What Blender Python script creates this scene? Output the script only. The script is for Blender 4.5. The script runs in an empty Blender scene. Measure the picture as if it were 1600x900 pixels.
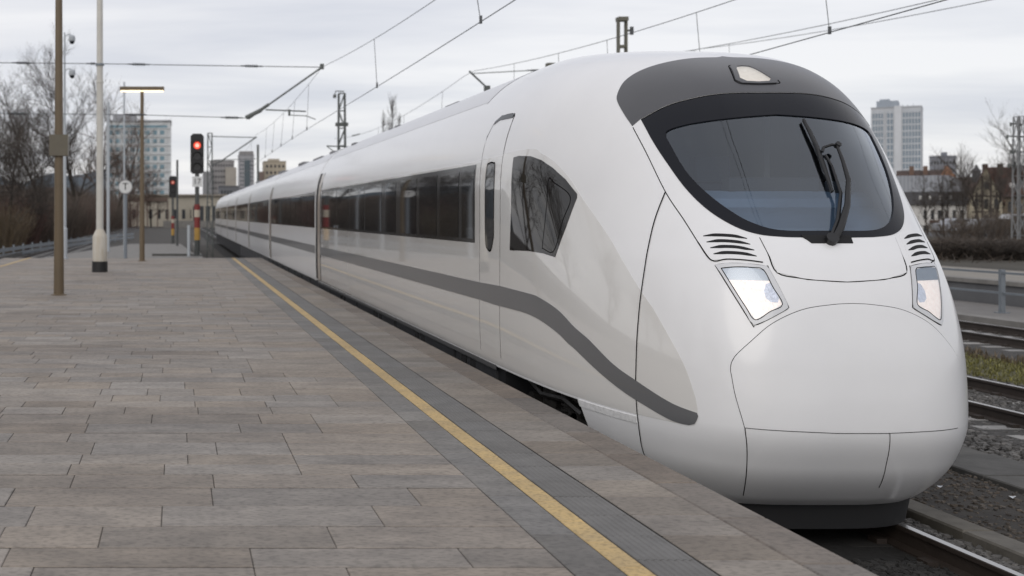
import bpy, math, random
import numpy as np
from mathutils import Vector, Matrix
from mathutils.geometry import delaunay_2d_cdt

random.seed(7)
R = math.radians
scene = bpy.context.scene
COL = scene.collection

# ------------------------------------------------------------------ camera
EYE = 1.6            # the platform paving is z = 0
FPX = 1800.0         # focal length in pixels of a 1600 px wide picture
VX, VY = 278.0, 336.0
cam = bpy.data.cameras.new('camera')
cam.sensor_width = 36.0
cam.lens = FPX / 1600.0 * 36.0
cam.shift_x = (800.0 - VX) / 1600.0
cam.shift_y = (VY - 450.0) / 1600.0
cam.clip_start = 0.1
cam.clip_end = 6000.0
cam.dof.use_dof = True
cam.dof.focus_distance = 8.2
cam.dof.aperture_fstop = 2.3
camo = bpy.data.objects.new('camera', cam)
camo.location = (0, 0, EYE)
camo.rotation_euler = (R(90), 0, 0)
COL.objects.link(camo)
scene.camera = camo

# ------------------------------------------------------------------ sky and sun
SUN_EL, SUN_AZ = R(30), R(212)      # soft light from behind the camera, a little to the left
world = bpy.data.worlds.new('World')
scene.world = world
world.use_nodes = True
nt = world.node_tree
nt.nodes.clear()
def N(tree, kind, **kw):
    n = tree.nodes.new(kind)
    for k, v in kw.items():
        if k in n.inputs: n.inputs[k].default_value = v
        else: setattr(n, k, v)
    return n
def L(tree, a, b): tree.links.new(a, b)
out = N(nt, 'ShaderNodeOutputWorld')
bg = N(nt, 'ShaderNodeBackground')
bg.inputs['Strength'].default_value = 0.1
sky = N(nt, 'ShaderNodeTexSky', sky_type='NISHITA', sun_disc=False)
sky.sun_elevation = SUN_EL
sky.sun_rotation = SUN_AZ
tc = N(nt, 'ShaderNodeTexCoord')
sep = N(nt, 'ShaderNodeSeparateXYZ')
L(nt, tc.outputs['Generated'], sep.inputs[0])
mx = N(nt, 'ShaderNodeMath', operation='MAXIMUM'); mx.inputs[1].default_value = 0.0
L(nt, sep.outputs['Z'], mx.inputs[0])
ad = N(nt, 'ShaderNodeMath', operation='ADD'); ad.inputs[1].default_value = 0.07
L(nt, mx.outputs[0], ad.inputs[0])
dx = N(nt, 'ShaderNodeMath', operation='DIVIDE'); dy = N(nt, 'ShaderNodeMath', operation='DIVIDE')
L(nt, sep.outputs['X'], dx.inputs[0]); L(nt, ad.outputs[0], dx.inputs[1])
L(nt, sep.outputs['Y'], dy.inputs[0]); L(nt, ad.outputs[0], dy.inputs[1])
cmb = N(nt, 'ShaderNodeCombineXYZ')
L(nt, dx.outputs[0], cmb.inputs['X']); L(nt, dy.outputs[0], cmb.inputs['Y'])
mp = N(nt, 'ShaderNodeMapping'); mp.inputs['Scale'].default_value = (0.8, 1.5, 1.0); mp.inputs['Location'].default_value = (1.7, 0.4, 0)
L(nt, cmb.outputs[0], mp.inputs['Vector'])
n1 = N(nt, 'ShaderNodeTexNoise', Scale=0.42, Detail=6.0, Roughness=0.55, Distortion=0.35)
L(nt, mp.outputs[0], n1.inputs['Vector'])
cr = N(nt, 'ShaderNodeValToRGB')
cr.color_ramp.elements[0].position = 0.36; cr.color_ramp.elements[0].color = (6.8, 6.9, 7.5, 1)
cr.color_ramp.elements[1].position = 0.60; cr.color_ramp.elements[1].color = (9.1, 9.0, 9.15, 1)
L(nt, n1.outputs['Fac'], cr.inputs['Fac'])
mix = N(nt, 'ShaderNodeMix', data_type='RGBA'); mix.inputs['Factor'].default_value = 0.88
L(nt, sky.outputs[0], mix.inputs[6]); L(nt, cr.outputs[0], mix.inputs[7])
L(nt, mix.outputs[2], bg.inputs['Color'])
L(nt, bg.outputs[0], out.inputs['Surface'])

sun = bpy.data.lights.new('sun', 'SUN')
sun.energy = 0.95
sun.angle = R(45)
sun.color = (1.0, 0.95, 0.88)
suno = bpy.data.objects.new('sun', sun)
# sun_rotation is measured clockwise from +Y seen from above
sd = Vector((math.sin(SUN_AZ) * math.cos(SUN_EL), math.cos(SUN_AZ) * math.cos(SUN_EL), math.sin(SUN_EL)))
suno.rotation_euler = (-sd).to_track_quat('-Z', 'Y').to_euler()
COL.objects.link(suno)

scene.view_settings.view_transform = 'Standard'
scene.view_settings.look = 'None'
scene.view_settings.exposure = 0.06
scene.view_settings.gamma = 1.0
scene.view_settings.use_curve_mapping = False
scene.cycles.max_bounces = 8
scene.cycles.transparent_max_bounces = 12
scene.cycles.use_denoising = True

# ------------------------------------------------------------------ materials
MATS = {}
def mat(name, base, rough=0.6, metal=0.0, coat=0.0, coat_rough=0.06, spec=0.5, noise=0.0, nscale=6.0, col2=None,
        bump=0.0, bscale=60.0, emit=None, estr=0.0, stretch=(1, 1, 1), island=0.0, objrand=0.0, rvar=0.0, coord='Object', stain=0.0, contrast=0.25):
    """principled material: base colour varied by noise towards col2, per object / per loose piece tone, fine relief"""
    if name in MATS: return MATS[name]
    m = bpy.data.materials.new(name); m.use_nodes = True
    t = m.node_tree; b = t.nodes['Principled BSDF']
    b.inputs['Roughness'].default_value = rough
    b.inputs['Metallic'].default_value = metal
    b.inputs['Coat Weight'].default_value = coat
    b.inputs['Coat Roughness'].default_value = coat_rough
    b.inputs['Specular IOR Level'].default_value = spec
    b.inputs['Base Color'].default_value = (*base, 1)
    if emit:
        b.inputs['Emission Color'].default_value = (*emit, 1); b.inputs['Emission Strength'].default_value = estr
    cur = None
    if noise or bump or rvar:
        c = N(t, 'ShaderNodeTexCoord'); mpn = N(t, 'ShaderNodeMapping'); mpn.inputs['Scale'].default_value = stretch
        if coord == 'World':
            g = N(t, 'ShaderNodeNewGeometry'); L(t, g.outputs['Position'], mpn.inputs['Vector'])
        else: L(t, c.outputs[coord], mpn.inputs['Vector'])
    if noise:
        nz = N(t, 'ShaderNodeTexNoise', Scale=nscale, Detail=7.0, Roughness=0.62)
        L(t, mpn.outputs[0], nz.inputs['Vector'])
        r = N(t, 'ShaderNodeValToRGB'); r.color_ramp.elements[0].position = 0.5 - contrast; r.color_ramp.elements[1].position = 0.5 + contrast
        c2 = col2 or tuple(x * (1 - noise) for x in base)
        r.color_ramp.elements[0].color = (*c2, 1); r.color_ramp.elements[1].color = (*base, 1)
        L(t, nz.outputs['Fac'], r.inputs['Fac']); cur = r.outputs['Color']
        if rvar:
            mr = N(t, 'ShaderNodeMapRange'); mr.inputs['To Min'].default_value = rough - rvar; mr.inputs['To Max'].default_value = rough + rvar
            L(t, nz.outputs['Fac'], mr.inputs['Value']); L(t, mr.outputs[0], b.inputs['Roughness'])
    if stain and cur:
        ns = N(t, 'ShaderNodeTexNoise', Scale=0.55, Detail=5.0, Roughness=0.7); L(t, mpn.outputs[0], ns.inputs['Vector'])
        rs_ = N(t, 'ShaderNodeValToRGB'); rs_.color_ramp.elements[0].position = 0.36; rs_.color_ramp.elements[1].position = 0.58
        rs_.color_ramp.elements[0].color = (stain, stain, stain*1.02, 1); rs_.color_ramp.elements[1].color = (1, 1, 1, 1)
        L(t, ns.outputs['Fac'], rs_.inputs['Fac'])
        mm = N(t, 'ShaderNodeMix', data_type='RGBA', blend_type='MULTIPLY'); mm.inputs['Factor'].default_value = 1.0
        L(t, cur, mm.inputs[6]); L(t, rs_.outputs['Color'], mm.inputs[7]); cur = mm.outputs[2]
        sp = N(t, 'ShaderNodeTexNoise', Scale=38.0, Detail=3.0); L(t, mpn.outputs[0], sp.inputs['Vector'])
        r2 = N(t, 'ShaderNodeValToRGB'); r2.color_ramp.elements[0].position = 0.36; r2.color_ramp.elements[1].position = 0.52
        r2.color_ramp.elements[0].color = (0.72, 0.72, 0.72, 1); r2.color_ramp.elements[1].color = (1, 1, 1, 1)
        L(t, sp.outputs['Fac'], r2.inputs['Fac'])
        m2_ = N(t, 'ShaderNodeMix', data_type='RGBA', blend_type='MULTIPLY'); m2_.inputs['Factor'].default_value = 1.0
        L(t, cur, m2_.inputs[6]); L(t, r2.outputs['Color'], m2_.inputs[7]); cur = m2_.outputs[2]
    for src, amt in (('island', island), ('obj', objrand)):
        if not amt: continue
        if src == 'island': g = N(t, 'ShaderNodeNewGeometry'); o = g.outputs['Random Per Island']
        else: g = N(t, 'ShaderNodeObjectInfo'); o = g.outputs['Random']
        mr = N(t, 'ShaderNodeMapRange'); mr.inputs['To Min'].default_value = 1 - amt; mr.inputs['To Max'].default_value = 1 + amt
        L(t, o, mr.inputs['Value'])
        hs = N(t, 'ShaderNodeHueSaturation')
        L(t, mr.outputs[0], hs.inputs['Value'])
        # a second random stream drifts the saturation
        wn = N(t, 'ShaderNodeTexWhiteNoise', noise_dimensions='1D'); L(t, o, wn.inputs['W'])
        ms = N(t, 'ShaderNodeMapRange'); ms.inputs['To Min'].default_value = 0.65; ms.inputs['To Max'].default_value = 1.2
        L(t, wn.outputs['Value'], ms.inputs['Value']); L(t, ms.outputs[0], hs.inputs['Saturation'])
        if cur: L(t, cur, hs.inputs['Color'])
        else: hs.inputs['Color'].default_value = (*base, 1)
        cur = hs.outputs['Color']
    if cur: L(t, cur, b.inputs['Base Color'])
    if bump:
        nb = N(t, 'ShaderNodeTexNoise', Scale=bscale, Detail=5.0, Roughness=0.6)
        L(t, mpn.outputs[0], nb.inputs['Vector'])
        bp = N(t, 'ShaderNodeBump', Strength=bump, Distance=0.01)
        L(t, nb.outputs['Fac'], bp.inputs['Height']); L(t, bp.outputs[0], b.inputs['Normal'])
    MATS[name] = m
    return m

def glass_mat(name, tint, ior=1.5, rough=0.01, boost=1.0):
    m = bpy.data.materials.new(name); m.use_nodes = True
    t = m.node_tree; t.nodes.clear()
    o = N(t, 'ShaderNodeOutputMaterial'); ms = N(t, 'ShaderNodeMixShader')
    fr = N(t, 'ShaderNodeFresnel', IOR=ior); mu = N(t, 'ShaderNodeMath', operation='MULTIPLY', use_clamp=True); mu.inputs[1].default_value = boost
    tr = N(t, 'ShaderNodeBsdfTransparent', Color=(*tint, 1)); gl = N(t, 'ShaderNodeBsdfGlossy', Roughness=rough, Color=(0.88, 0.94, 1.0, 1))
    L(t, fr.outputs[0], mu.inputs[0]); L(t, mu.outputs[0], ms.inputs[0]); L(t, tr.outputs[0], ms.inputs[1]); L(t, gl.outputs[0], ms.inputs[2])
    L(t, ms.outputs[0], o.inputs['Surface'])
    MATS[name] = m
    return m

# ------------------------------------------------------------------ object helpers
WL = {}     # world origin of each root
def tag(o, label=None, cat=None, group=None, kind=None):
    if label: o['label'] = label
    if cat: o['category'] = cat
    if group: o['group'] = group
    if kind: o['kind'] = kind
    return o
def thing(name, label, cat, loc=(0, 0, 0), group=None):
    o = bpy.data.objects.new(name, None); o.empty_display_size = 0.3
    o.location = loc; COL.objects.link(o); WL[o.name] = Vector(loc)
    return tag(o, label, cat, group)
def dup(root, loc, label=None, group=None, rotz=None):
    r = root.copy(); COL.objects.link(r); r.location = loc; WL[r.name] = Vector(loc)
    if rotz is not None: r.rotation_euler = (0, 0, rotz)
    if label: r['label'] = label
    if group: r['group'] = group
    for ch in list(root.children):
        c = ch.copy(); COL.objects.link(c); c.parent = r
        for g in list(ch.children):
            d = g.copy(); COL.objects.link(d); d.parent = c
    return r
class G:
    """collects shapes in world coordinates and links them as ONE mesh object"""
    def __init__(s): s.v = []; s.f = []; s.n = None
    def add(s, vs, fs):
        k = len(s.v); s.v += [tuple(p) for p in vs]; s.f += [tuple(i + k for i in f) for f in fs]; return s
    def box(s, x0, x1, y0, y1, z0, z1):
        return s.add([(x0,y0,z0),(x1,y0,z0),(x1,y1,z0),(x0,y1,z0),(x0,y0,z1),(x1,y0,z1),(x1,y1,z1),(x0,y1,z1)],
                     [(3,2,1,0),(4,5,6,7),(0,1,5,4),(1,2,6,5),(2,3,7,6),(3,0,4,7)])
    def slab(s, x0, x1, y0, y1, z0, z1, c=0.004):
        """box with a chamfered top edge, no underside"""
        return s.add([(x0,y0,z0),(x1,y0,z0),(x1,y1,z0),(x0,y1,z0),(x0,y0,z1-c),(x1,y0,z1-c),(x1,y1,z1-c),(x0,y1,z1-c),
                      (x0+c,y0+c,z1),(x1-c,y0+c,z1),(x1-c,y1-c,z1),(x0+c,y1-c,z1)],
                     [(8,9,10,11),(0,1,5,4),(1,2,6,5),(2,3,7,6),(3,0,4,7),(4,5,9,8),(5,6,10,9),(6,7,11,10),(7,4,8,11)])
    def cyl(s, p0, p1, r0, r1=None, n=8, caps=True):
        r1 = r0 if r1 is None else r1
        p0, p1 = Vector(p0), Vector(p1); d = (p1 - p0)
        if d.length < 1e-6: return s
        q = d.normalized().to_track_quat('Z', 'X')
        a = q @ Vector((1, 0, 0)); b = q @ Vector((0, 1, 0)); vs = []
        for p, r in ((p0, r0), (p1, r1)):
            for i in range(n):
                t = 2 * math.pi * i / n; vs.append(p + a * (r * math.cos(t)) + b * (r * math.sin(t)))
        fs = [(i, (i + 1) % n, n + (i + 1) % n, n + i) for i in range(n)]
        if caps: fs += [tuple(range(n - 1, -1, -1)), tuple(range(n, 2 * n))]
        return s.add(vs, fs)
    def tube(s, pts, r, n=6, caps=True):
        pts = [Vector(p) for p in pts]; m = len(pts)
        rs = r if isinstance(r, (list, tuple)) else [r] * m
        k = len(s.v); prev = None
        for i, p in enumerate(pts):
            d = (pts[min(i + 1, m - 1)] - pts[max(i - 1, 0)]).normalized()
            if prev is None:
                ref = Vector((0, 0, 1)) if abs(d.z) < 0.9 else Vector((1, 0, 0))
                a = d.cross(ref).normalized()
            else:
                a = (prev - d * prev.dot(d)); a = a.normalized() if a.length > 1e-6 else d.orthogonal().normalized()
            prev = a; b = d.cross(a)
            for j in range(n):
                t = 2 * math.pi * j / n; s.v.append(tuple(p + a * (rs[i] * math.cos(t)) + b * (rs[i] * math.sin(t))))
        for i in range(m - 1):
            for j in range(n):
                j2 = (j + 1) % n
                s.f.append((k + i * n + j, k + i * n + j2, k + (i + 1) * n + j2, k + (i + 1) * n + j))
        if caps:
            s.f.append(tuple(k + j for j in range(n - 1, -1, -1))); s.f.append(tuple(k + (m - 1) * n + j for j in range(n)))
        return s
    def lathe(s, cx, cy, prof, n=20):
        """prof: list of (radius, z)"""
        k = len(s.v); m = len(prof)
        for r, z in prof:
            for j in range(n):
                t = 2 * math.pi * j / n; s.v.append((cx + r * math.cos(t), cy + r * math.sin(t), z))
        for i in range(m - 1):
            for j in range(n):
                j2 = (j + 1) % n; s.f.append((k + i * n + j, k + i * n + j2, k + (i + 1) * n + j2, k + (i + 1) * n + j))
        s.f.append(tuple(k + j for j in range(n - 1, -1, -1))); s.f.append(tuple(k + (m - 1) * n + j for j in range(n)))
        return s
    def prism(s, poly, y0, y1):
        """poly: (x, z) outline counter-clockwise seen from -Y, extruded along Y"""
        n = len(poly)
        vs = [(x, y0, z) for x, z in poly] + [(x, y1, z) for x, z in poly]
        return s.add(vs, [tuple(range(n)), tuple(range(2 * n - 1, n - 1, -1))] + [(i, n + i, n + (i + 1) % n, (i + 1) % n) for i in range(n)])
    def prism_x(s, poly, x0, x1):
        """poly: (y, z) outline extruded along X"""
        n = len(poly)
        vs = [(x0, y, z) for y, z in poly] + [(x1, y, z) for y, z in poly]
        return s.add(vs, [tuple(range(n - 1, -1, -1)), tuple(range(n, 2 * n))] + [(i, (i + 1) % n, n + (i + 1) % n, n + i) for i in range(n)])
    def disc(s, c, r, h, n=24):
        """short drum facing -Y, front face at c"""
        return s.cyl((c[0], c[1] + h, c[2]), c, r, r, n)
    def build(s, name, m, parent=None, smooth=False, origin=None, normals=None, sharp=None):
        me = bpy.data.meshes.new(name)
        o0 = Vector(origin) if origin is not None else (WL[parent.name] if parent else Vector((0, 0, 0)))
        me.from_pydata([(p[0] - o0.x, p[1] - o0.y, p[2] - o0.z) for p in s.v], [], s.f)
        me.materials.append(m)
        if smooth: me.polygons.foreach_set('use_smooth', [True] * len(me.polygons))
        me.update()
        if sharp is not None: me.set_sharp_from_angle(angle=R(sharp))
        if normals is not None: me.normals_split_custom_set_from_vertices([tuple(q) for q in normals])
        o = bpy.data.objects.new(name, me); COL.objects.link(o)
        if parent: o.parent = parent; WL[o.name] = o0
        else: o.location = o0; WL[o.name] = o0
        return o
def piece(name, me, m, parent, loc):
    """a piece that shares mesh data"""
    o = bpy.data.objects.new(name, me); COL.objects.link(o); o.parent = parent
    o.location = Vector(loc) - WL[parent.name]; WL[o.name] = WL[parent.name]
    return o
def at(px, py, Y):
    """the place at distance Y that the photograph shows at pixel (px, py)"""
    return Vector(((px - VX) / FPX * Y, Y, EYE + (VY - py) / FPX * Y))
def text_mesh(g, s, cx, y, cz, size, depth=0.004):
    cu = bpy.data.curves.new('t', 'FONT'); cu.body = s; cu.size = size; cu.extrude = depth; cu.align_x = 'CENTER'; cu.align_y = 'CENTER'
    o = bpy.data.objects.new('t', cu); COL.objects.link(o)
    me = bpy.data.meshes.new_from_object(o.evaluated_get(bpy.context.evaluated_depsgraph_get()))
    g.add([(cx + v.co.x, y - v.co.z, cz + v.co.y) for v in me.vertices], [tuple(p.vertices) for p in me.polygons])
    bpy.data.objects.remove(o); bpy.data.curves.remove(cu); bpy.data.meshes.remove(me)
    return g

# ================================================================== THE TRAIN
# body surface: lateral half width w(y, z); z below is relative to the eye level (EYE)
CX, YR, HALF = 4.77, 12.8, 1.5
ZT = 1.75
_pz = np.array([-2.45, -2.2, -2.07, -1.8, -1.5, -1.1, -0.7, -0.36, -0.18, 0.2, 0.6, 0.97, 1.155, 1.39, 1.58, 1.68, 1.75])
_py = np.array([9.2, 8.66, 8.43, 8.15, 8.025, 8.05, 8.13, 8.27, 8.40, 8.71, 9.02, 9.34, 9.57, 10.10, 11.1, 11.95, 12.75])
def _pchip(x, y):
    h = np.diff(x); d = np.diff(y) / h; m = np.zeros_like(y); m[0] = d[0]; m[-1] = d[-1]
    for i in range(1, len(x) - 1):
        if d[i-1] * d[i] > 0:
            w1 = 2*h[i] + h[i-1]; w2 = h[i] + 2*h[i-1]; m[i] = (w1 + w2) / (w1 / d[i-1] + w2 / d[i])
    def f(q):
        q = np.clip(np.asarray(q, float), x[0], x[-1]); i = np.clip(np.searchsorted(x, q) - 1, 0, len(x) - 2)
        t = (q - x[i]) / h[i]
        return ((2*t**3 - 3*t**2 + 1) * y[i] + (t**3 - 2*t**2 + t) * h[i] * m[i] + (-2*t**3 + 3*t**2) * y[i+1] + (t**3 - t**2) * h[i] * m[i+1])
    return f
fY0 = _pchip(_pz, _py)
fWlow = _pchip(np.array([-2.45, -2.2, -2.05, -1.8, -1.5, -1.0, -0.4, 0.2, 0.3]), np.array([1.15, 1.33, 1.40, 1.455, 1.485, 1.5, 1.5, 1.5, 1.5]))
fP = _pchip(np.array([-2.4, -1.9, -1.3, -1.0, 0.0, 1.0, 1.75]), np.array([3.5, 3.5, 3.45, 3.4, 3.0, 2.9, 2.6]))
def fW(z):
    z = np.asarray(z, float)
    t = np.clip((z - 0.2) / (ZT - 0.2), 0, 1)
    return np.where(z < 0.2, fWlow(z), HALF * np.power(1 - t**2.4, 1 / 2.4))
def half_w(y, z):
    """half width at (y, z); 0 ahead of the nose"""
    W = fW(z); p = fP(z); u = np.clip((YR - np.asarray(y, float)) / (YR - fY0(z)), 0, 1)
    return W * np.power(np.clip(1 - u**p, 0, 1), 1 / p)
def front_y(x, z):
    W = fW(z); p = fP(z); r = np.clip(np.abs(np.asarray(x, float) - CX) / np.maximum(W, 1e-4), 0, 1)
    return YR - (YR - fY0(z)) * np.power(np.clip(1 - r**p, 0, 1), 1 / p)
def Ffield(x, y, z):
    W = np.maximum(fW(z), 0.02); p = fP(z); u = np.clip((YR - y) / (YR - fY0(z)), 0, None)
    return np.power(np.abs(x - CX) / W, p) + np.power(u, p) - 1
def normals_at(P):
    P = np.asarray(P, float); e = 0.004
    x, y, z = P[:, 0], P[:, 1], P[:, 2]
    zz = np.clip(z, -2.44, ZT - 0.004)
    n = np.stack([Ffield(x+e, y, zz) - Ffield(x-e, y, zz), Ffield(x, y+e, zz) - Ffield(x, y-e, zz), Ffield(x, y, np.minimum(zz+e, ZT-0.001)) - Ffield(x, y, zz-e)], 1)
    l = np.linalg.norm(n, axis=1, keepdims=True); n = n / np.maximum(l, 1e-9)
    n[l[:, 0] < 1e-7] = (0, 0, 1)
    top = z > ZT - 0.006
    n[top] = (0, 0, 1)
    return n
def ray(px, py):
    """the point of the body surface that the photograph shows at (px, py); z relative to the eye"""
    ax, az = (px - VX) / FPX, (VY - py) / FPX
    Y = np.arange(7.0, 110, 0.004); X = ax * Y; Z = az * Y
    ok = (Z > -2.44) & (Z < ZT) & (np.abs(X - CX) <= half_w(Y, np.clip(Z, -2.44, ZT))) & (Y >= fY0(np.clip(Z, -2.44, ZT)))
    i = int(np.argmax(ok))
    if not ok[i]: return None
    return np.array([X[i], Y[i], Z[i]])
def S_front(p): x, z = p; return np.array([x, float(front_y(x, z)), z])
def S_side(p): y, z = p; return np.array([CX - float(half_w(y, z)), y, z])
def inside(poly, x, y):
    poly = np.asarray(poly); x = np.asarray(x, float); y = np.asarray(y, float); r = np.zeros(x.shape, bool); j = len(poly) - 1
    for i in range(len(poly)):
        xi, yi = poly[i]; xj, yj = poly[j]
        c = ((yi > y) != (yj > y)) & (x < (xj - xi) * (y - yi) / (yj - yi + 1e-12) + xi); r ^= c; j = i
    return r
def resample(pts, step, closed=False):
    pts = [np.asarray(p, float) for p in pts]
    if closed: pts = pts + [pts[0]]
    o = []
    for a, b in zip(pts[:-1], pts[1:]):
        n = max(1, int(round(np.linalg.norm(b - a) / step)))
        o += [a + (b - a) * (k / n) for k in range(n)]
    if not closed: o.append(pts[-1])
    return o
def smooth_path(pts, step=0.02):
    """Catmull-Rom through the points"""
    P = [np.asarray(p, float) for p in pts]; P = [2*P[0] - P[1]] + P + [2*P[-1] - P[-2]]; o = []
    for i in range(1, len(P) - 2):
        n = max(2, int(np.linalg.norm(P[i+1] - P[i]) / step))
        for k in range(n):
            t = k / n
            o.append(0.5 * (2*P[i] + (P[i+1]-P[i-1])*t + (2*P[i-1]-5*P[i]+4*P[i+1]-P[i+2])*t*t + (3*P[i]-P[i-1]-3*P[i+1]+P[i+2])*t**3))
    o.append(P[-2]); return o
def UP(P): return [(q[0], q[1], q[2] + EYE) for q in P]     # to world height
def fill2d(poly, holes=(), res=0.03):
    poly = resample(poly, res, True); hs = [resample(h, res, True) for h in holes]
    vs = []; es = []
    for lp in [poly] + hs:
        k = len(vs); vs += [tuple(p) for p in lp]; es += [(k + i, k + (i + 1) % len(lp)) for i in range(len(lp))]
    nb = len(vs); B = np.array(vs)
    x0, y0 = B.min(0); x1, y1 = B.max(0)
    gx, gy = np.meshgrid(np.arange(x0 + res/2, x1, res), np.arange(y0 + res/2, y1, res)); gx = gx.ravel(); gy = gy.ravel()
    ok = inside(poly, gx, gy)
    for h in hs: ok &= ~inside(h, gx, gy)
    gx, gy = gx[ok], gy[ok]
    if len(gx):
        d = np.min((gx[:, None] - B[None, :, 0])**2 + (gy[:, None] - B[None, :, 1])**2, 1); k = d > (0.45*res)**2
        vs += list(zip(gx[k], gy[k]))
    r = delaunay_2d_cdt([Vector(v) for v in vs], es, [], 0, 1e-6)
    V = np.array([tuple(v) for v in r[0]]); fs = []
    C = np.array([V[list(f)].mean(0) for f in r[2]])
    ok = inside(poly, C[:, 0], C[:, 1])
    for h in hs: ok &= ~inside(h, C[:, 0], C[:, 1])
    fs = [tuple(f) for f, k in zip(r[2], ok) if k]
    # boundary edges of the kept triangles
    cnt = {}
    for f in fs:
        for i in range(3):
            e = (f[i], f[(i+1) % 3]); cnt[e] = cnt.get(e, 0) + 1
    bd = [e for e in cnt if (e[1], e[0]) not in cnt]
    return V, fs, bd
def patch(name, poly, mode, m, parent, off=0.003, rim=0.012, holes=(), res=0.03):
    """a shaped panel that lies on the body surface, with its own thickness"""
    V, fs, bd = fill2d(poly, holes, res)
    S = S_front if mode == 'front' else S_side
    P = np.array([S(v) for v in V]); Nn = normals_at(P)
    top = P + Nn * off
    g = G(); g.add(UP(top), fs)
    nrm = [tuple(q) for q in Nn]
    k = len(g.v)
    # orient
    f = fs[len(fs)//2]; a, b, c = (top[i] for i in f)
    flip = np.dot(np.cross(b - a, c - a), Nn[f[0]]) < 0
    if flip: g.f = [t[::-1] for t in g.f]
    ctr = V.mean(0)
    for (i, j) in bd:
        q = [top[i], top[j], top[j] - Nn[j]*rim, top[i] - Nn[i]*rim]
        kk = len(g.v); g.v += UP(q); g.f.append((kk, kk+3, kk+2, kk+1) if not flip else (kk, kk+1, kk+2, kk+3))
        side = np.cross(q[1] - q[0], Nn[i]); side = side / max(np.linalg.norm(side), 1e-9)
        if flip: side = -side
        nrm += [tuple(side)] * 4
    return g.build(name, m, parent, smooth=True, normals=nrm)
def snap(P):
    """pull points onto the body surface"""
    for _ in range(4):
        y = P[:, 1]; n = normals_at(P); z = np.clip(P[:, 2], -2.44, ZT - 0.004)
        f = Ffield(P[:, 0], y, z); e = 0.003
        f2 = Ffield(P[:, 0] + n[:, 0]*e, y + n[:, 1]*e, np.clip(z + n[:, 2]*e, -2.44, ZT - 0.004))
        g_ = (f2 - f) / e
        st = np.where(np.abs(g_) > 1e-4, f / np.where(np.abs(g_) > 1e-4, g_, 1), 0)
        P = P - n * np.clip(st, -0.03, 0.03)[:, None]
    return P
def seam(name, pts3, m, parent, width=0.008, off=0.0015, step=0.03, closed=False):
    """a narrow dark joint running over the body surface"""
    P = smooth_path(pts3, step)
    P = snap(np.array(P))
    Nn = normals_at(P)
    g = G(); nr = []
    for i, p in enumerate(P):
        t = P[min(i+1, len(P)-1)] - P[max(i-1, 0)]; t = t / max(np.linalg.norm(t), 1e-9)
        b = np.cross(Nn[i], t); b = b / max(np.linalg.norm(b), 1e-9)
        for sgn, o in ((-1, off), (1, off)):
            g.v.append(tuple(p + b * (sgn * width / 2) + Nn[i] * o + np.array((0, 0, EYE)))); nr.append(tuple(Nn[i]))
        if i: k = 2*i; g.f.append((k-2, k-1, k+1, k))
    return g.build(name, m, parent, smooth=True, normals=nr)
def rays(pts): return [q for q in (ray(*p) for p in pts) if q is not None]
def front_pts(pts): return [(q[0], q[2]) for q in rays(pts)]
def side_pts(pts): return [(q[1], q[2]) for q in rays(pts)]
def mirror(poly):
    """close a left half outline (first and last points on the centre line) with its mirror image"""
    poly = [(min(x, CX), z) for x, z in poly]
    return poly + [(2*CX - x, z) for x, z in poly[::-1] if CX - x > 1e-3]
def mir(poly): return [(2*CX - x, z) for x, z in poly[::-1]]
def curve2(pts, step=0.03):
    return [tuple(p) for p in smooth_path(pts, step)]
def on_front(poly): return [S_front(p) for p in poly]

M_white = mat('train_white', (0.78, 0.782, 0.792), rough=0.3, coat=0.5, coat_rough=0.10, noise=0.05, nscale=1.6, rvar=0.05)
M_silver = mat('train_silver', (0.66, 0.65, 0.63), rough=0.22, coat=1.0, coat_rough=0.03, noise=0.03, nscale=1.6)
M_stripe = mat('train_stripe_grey', (0.125, 0.127, 0.132), rough=0.32, coat=0.4, noise=0.05, nscale=3)
M_visor = mat('train_visor_grey', (0.07, 0.071, 0.077), rough=0.38, coat=0.2, coat_rough=0.2, noise=0.08, nscale=3)
M_frit = mat('frit_black', (0.012, 0.013, 0.017), rough=0.2, spec=0.2)
M_gap = mat('joint_dark', (0.05, 0.05, 0.052), rough=0.7)
M_winglass = mat('side_window_glass', (0.021, 0.022, 0.024), rough=0.03, spec=1.0)
M_band = mat('window_band_grey', (0.034, 0.034, 0.035), rough=0.09, spec=0.5)
M_under = mat('underframe_dark', (0.018, 0.019, 0.022), rough=0.55, noise=0.3, nscale=9)
M_black = mat('black_rubber', (0.012, 0.012, 0.013), rough=0.45, bump=0.05)
M_bogie = mat('bogie_steel', (0.05, 0.047, 0.045), rough=0.5, metal=0.3, noise=0.5, nscale=14)
M_bezel = mat('bezel_grey', (0.60, 0.61, 0.63), rough=0.25, coat=0.4)
M_steelb = mat('bright_steel', (0.5, 0.5, 0.5), rough=0.35, metal=1.0)
M_screen = glass_mat('windscreen_glass', (0.64, 0.72, 0.80), ior=1.6, rough=0.006, boost=2.1)
M_lens = glass_mat('lamp_lens', (0.95, 0.95, 0.97), ior=1.45, rough=0.01)

train = thing('high_speed_train', 'long white streamlined high-speed train with grey wave stripe standing at the platform edge', 'train', (CX, 8.0, -1.0))

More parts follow.
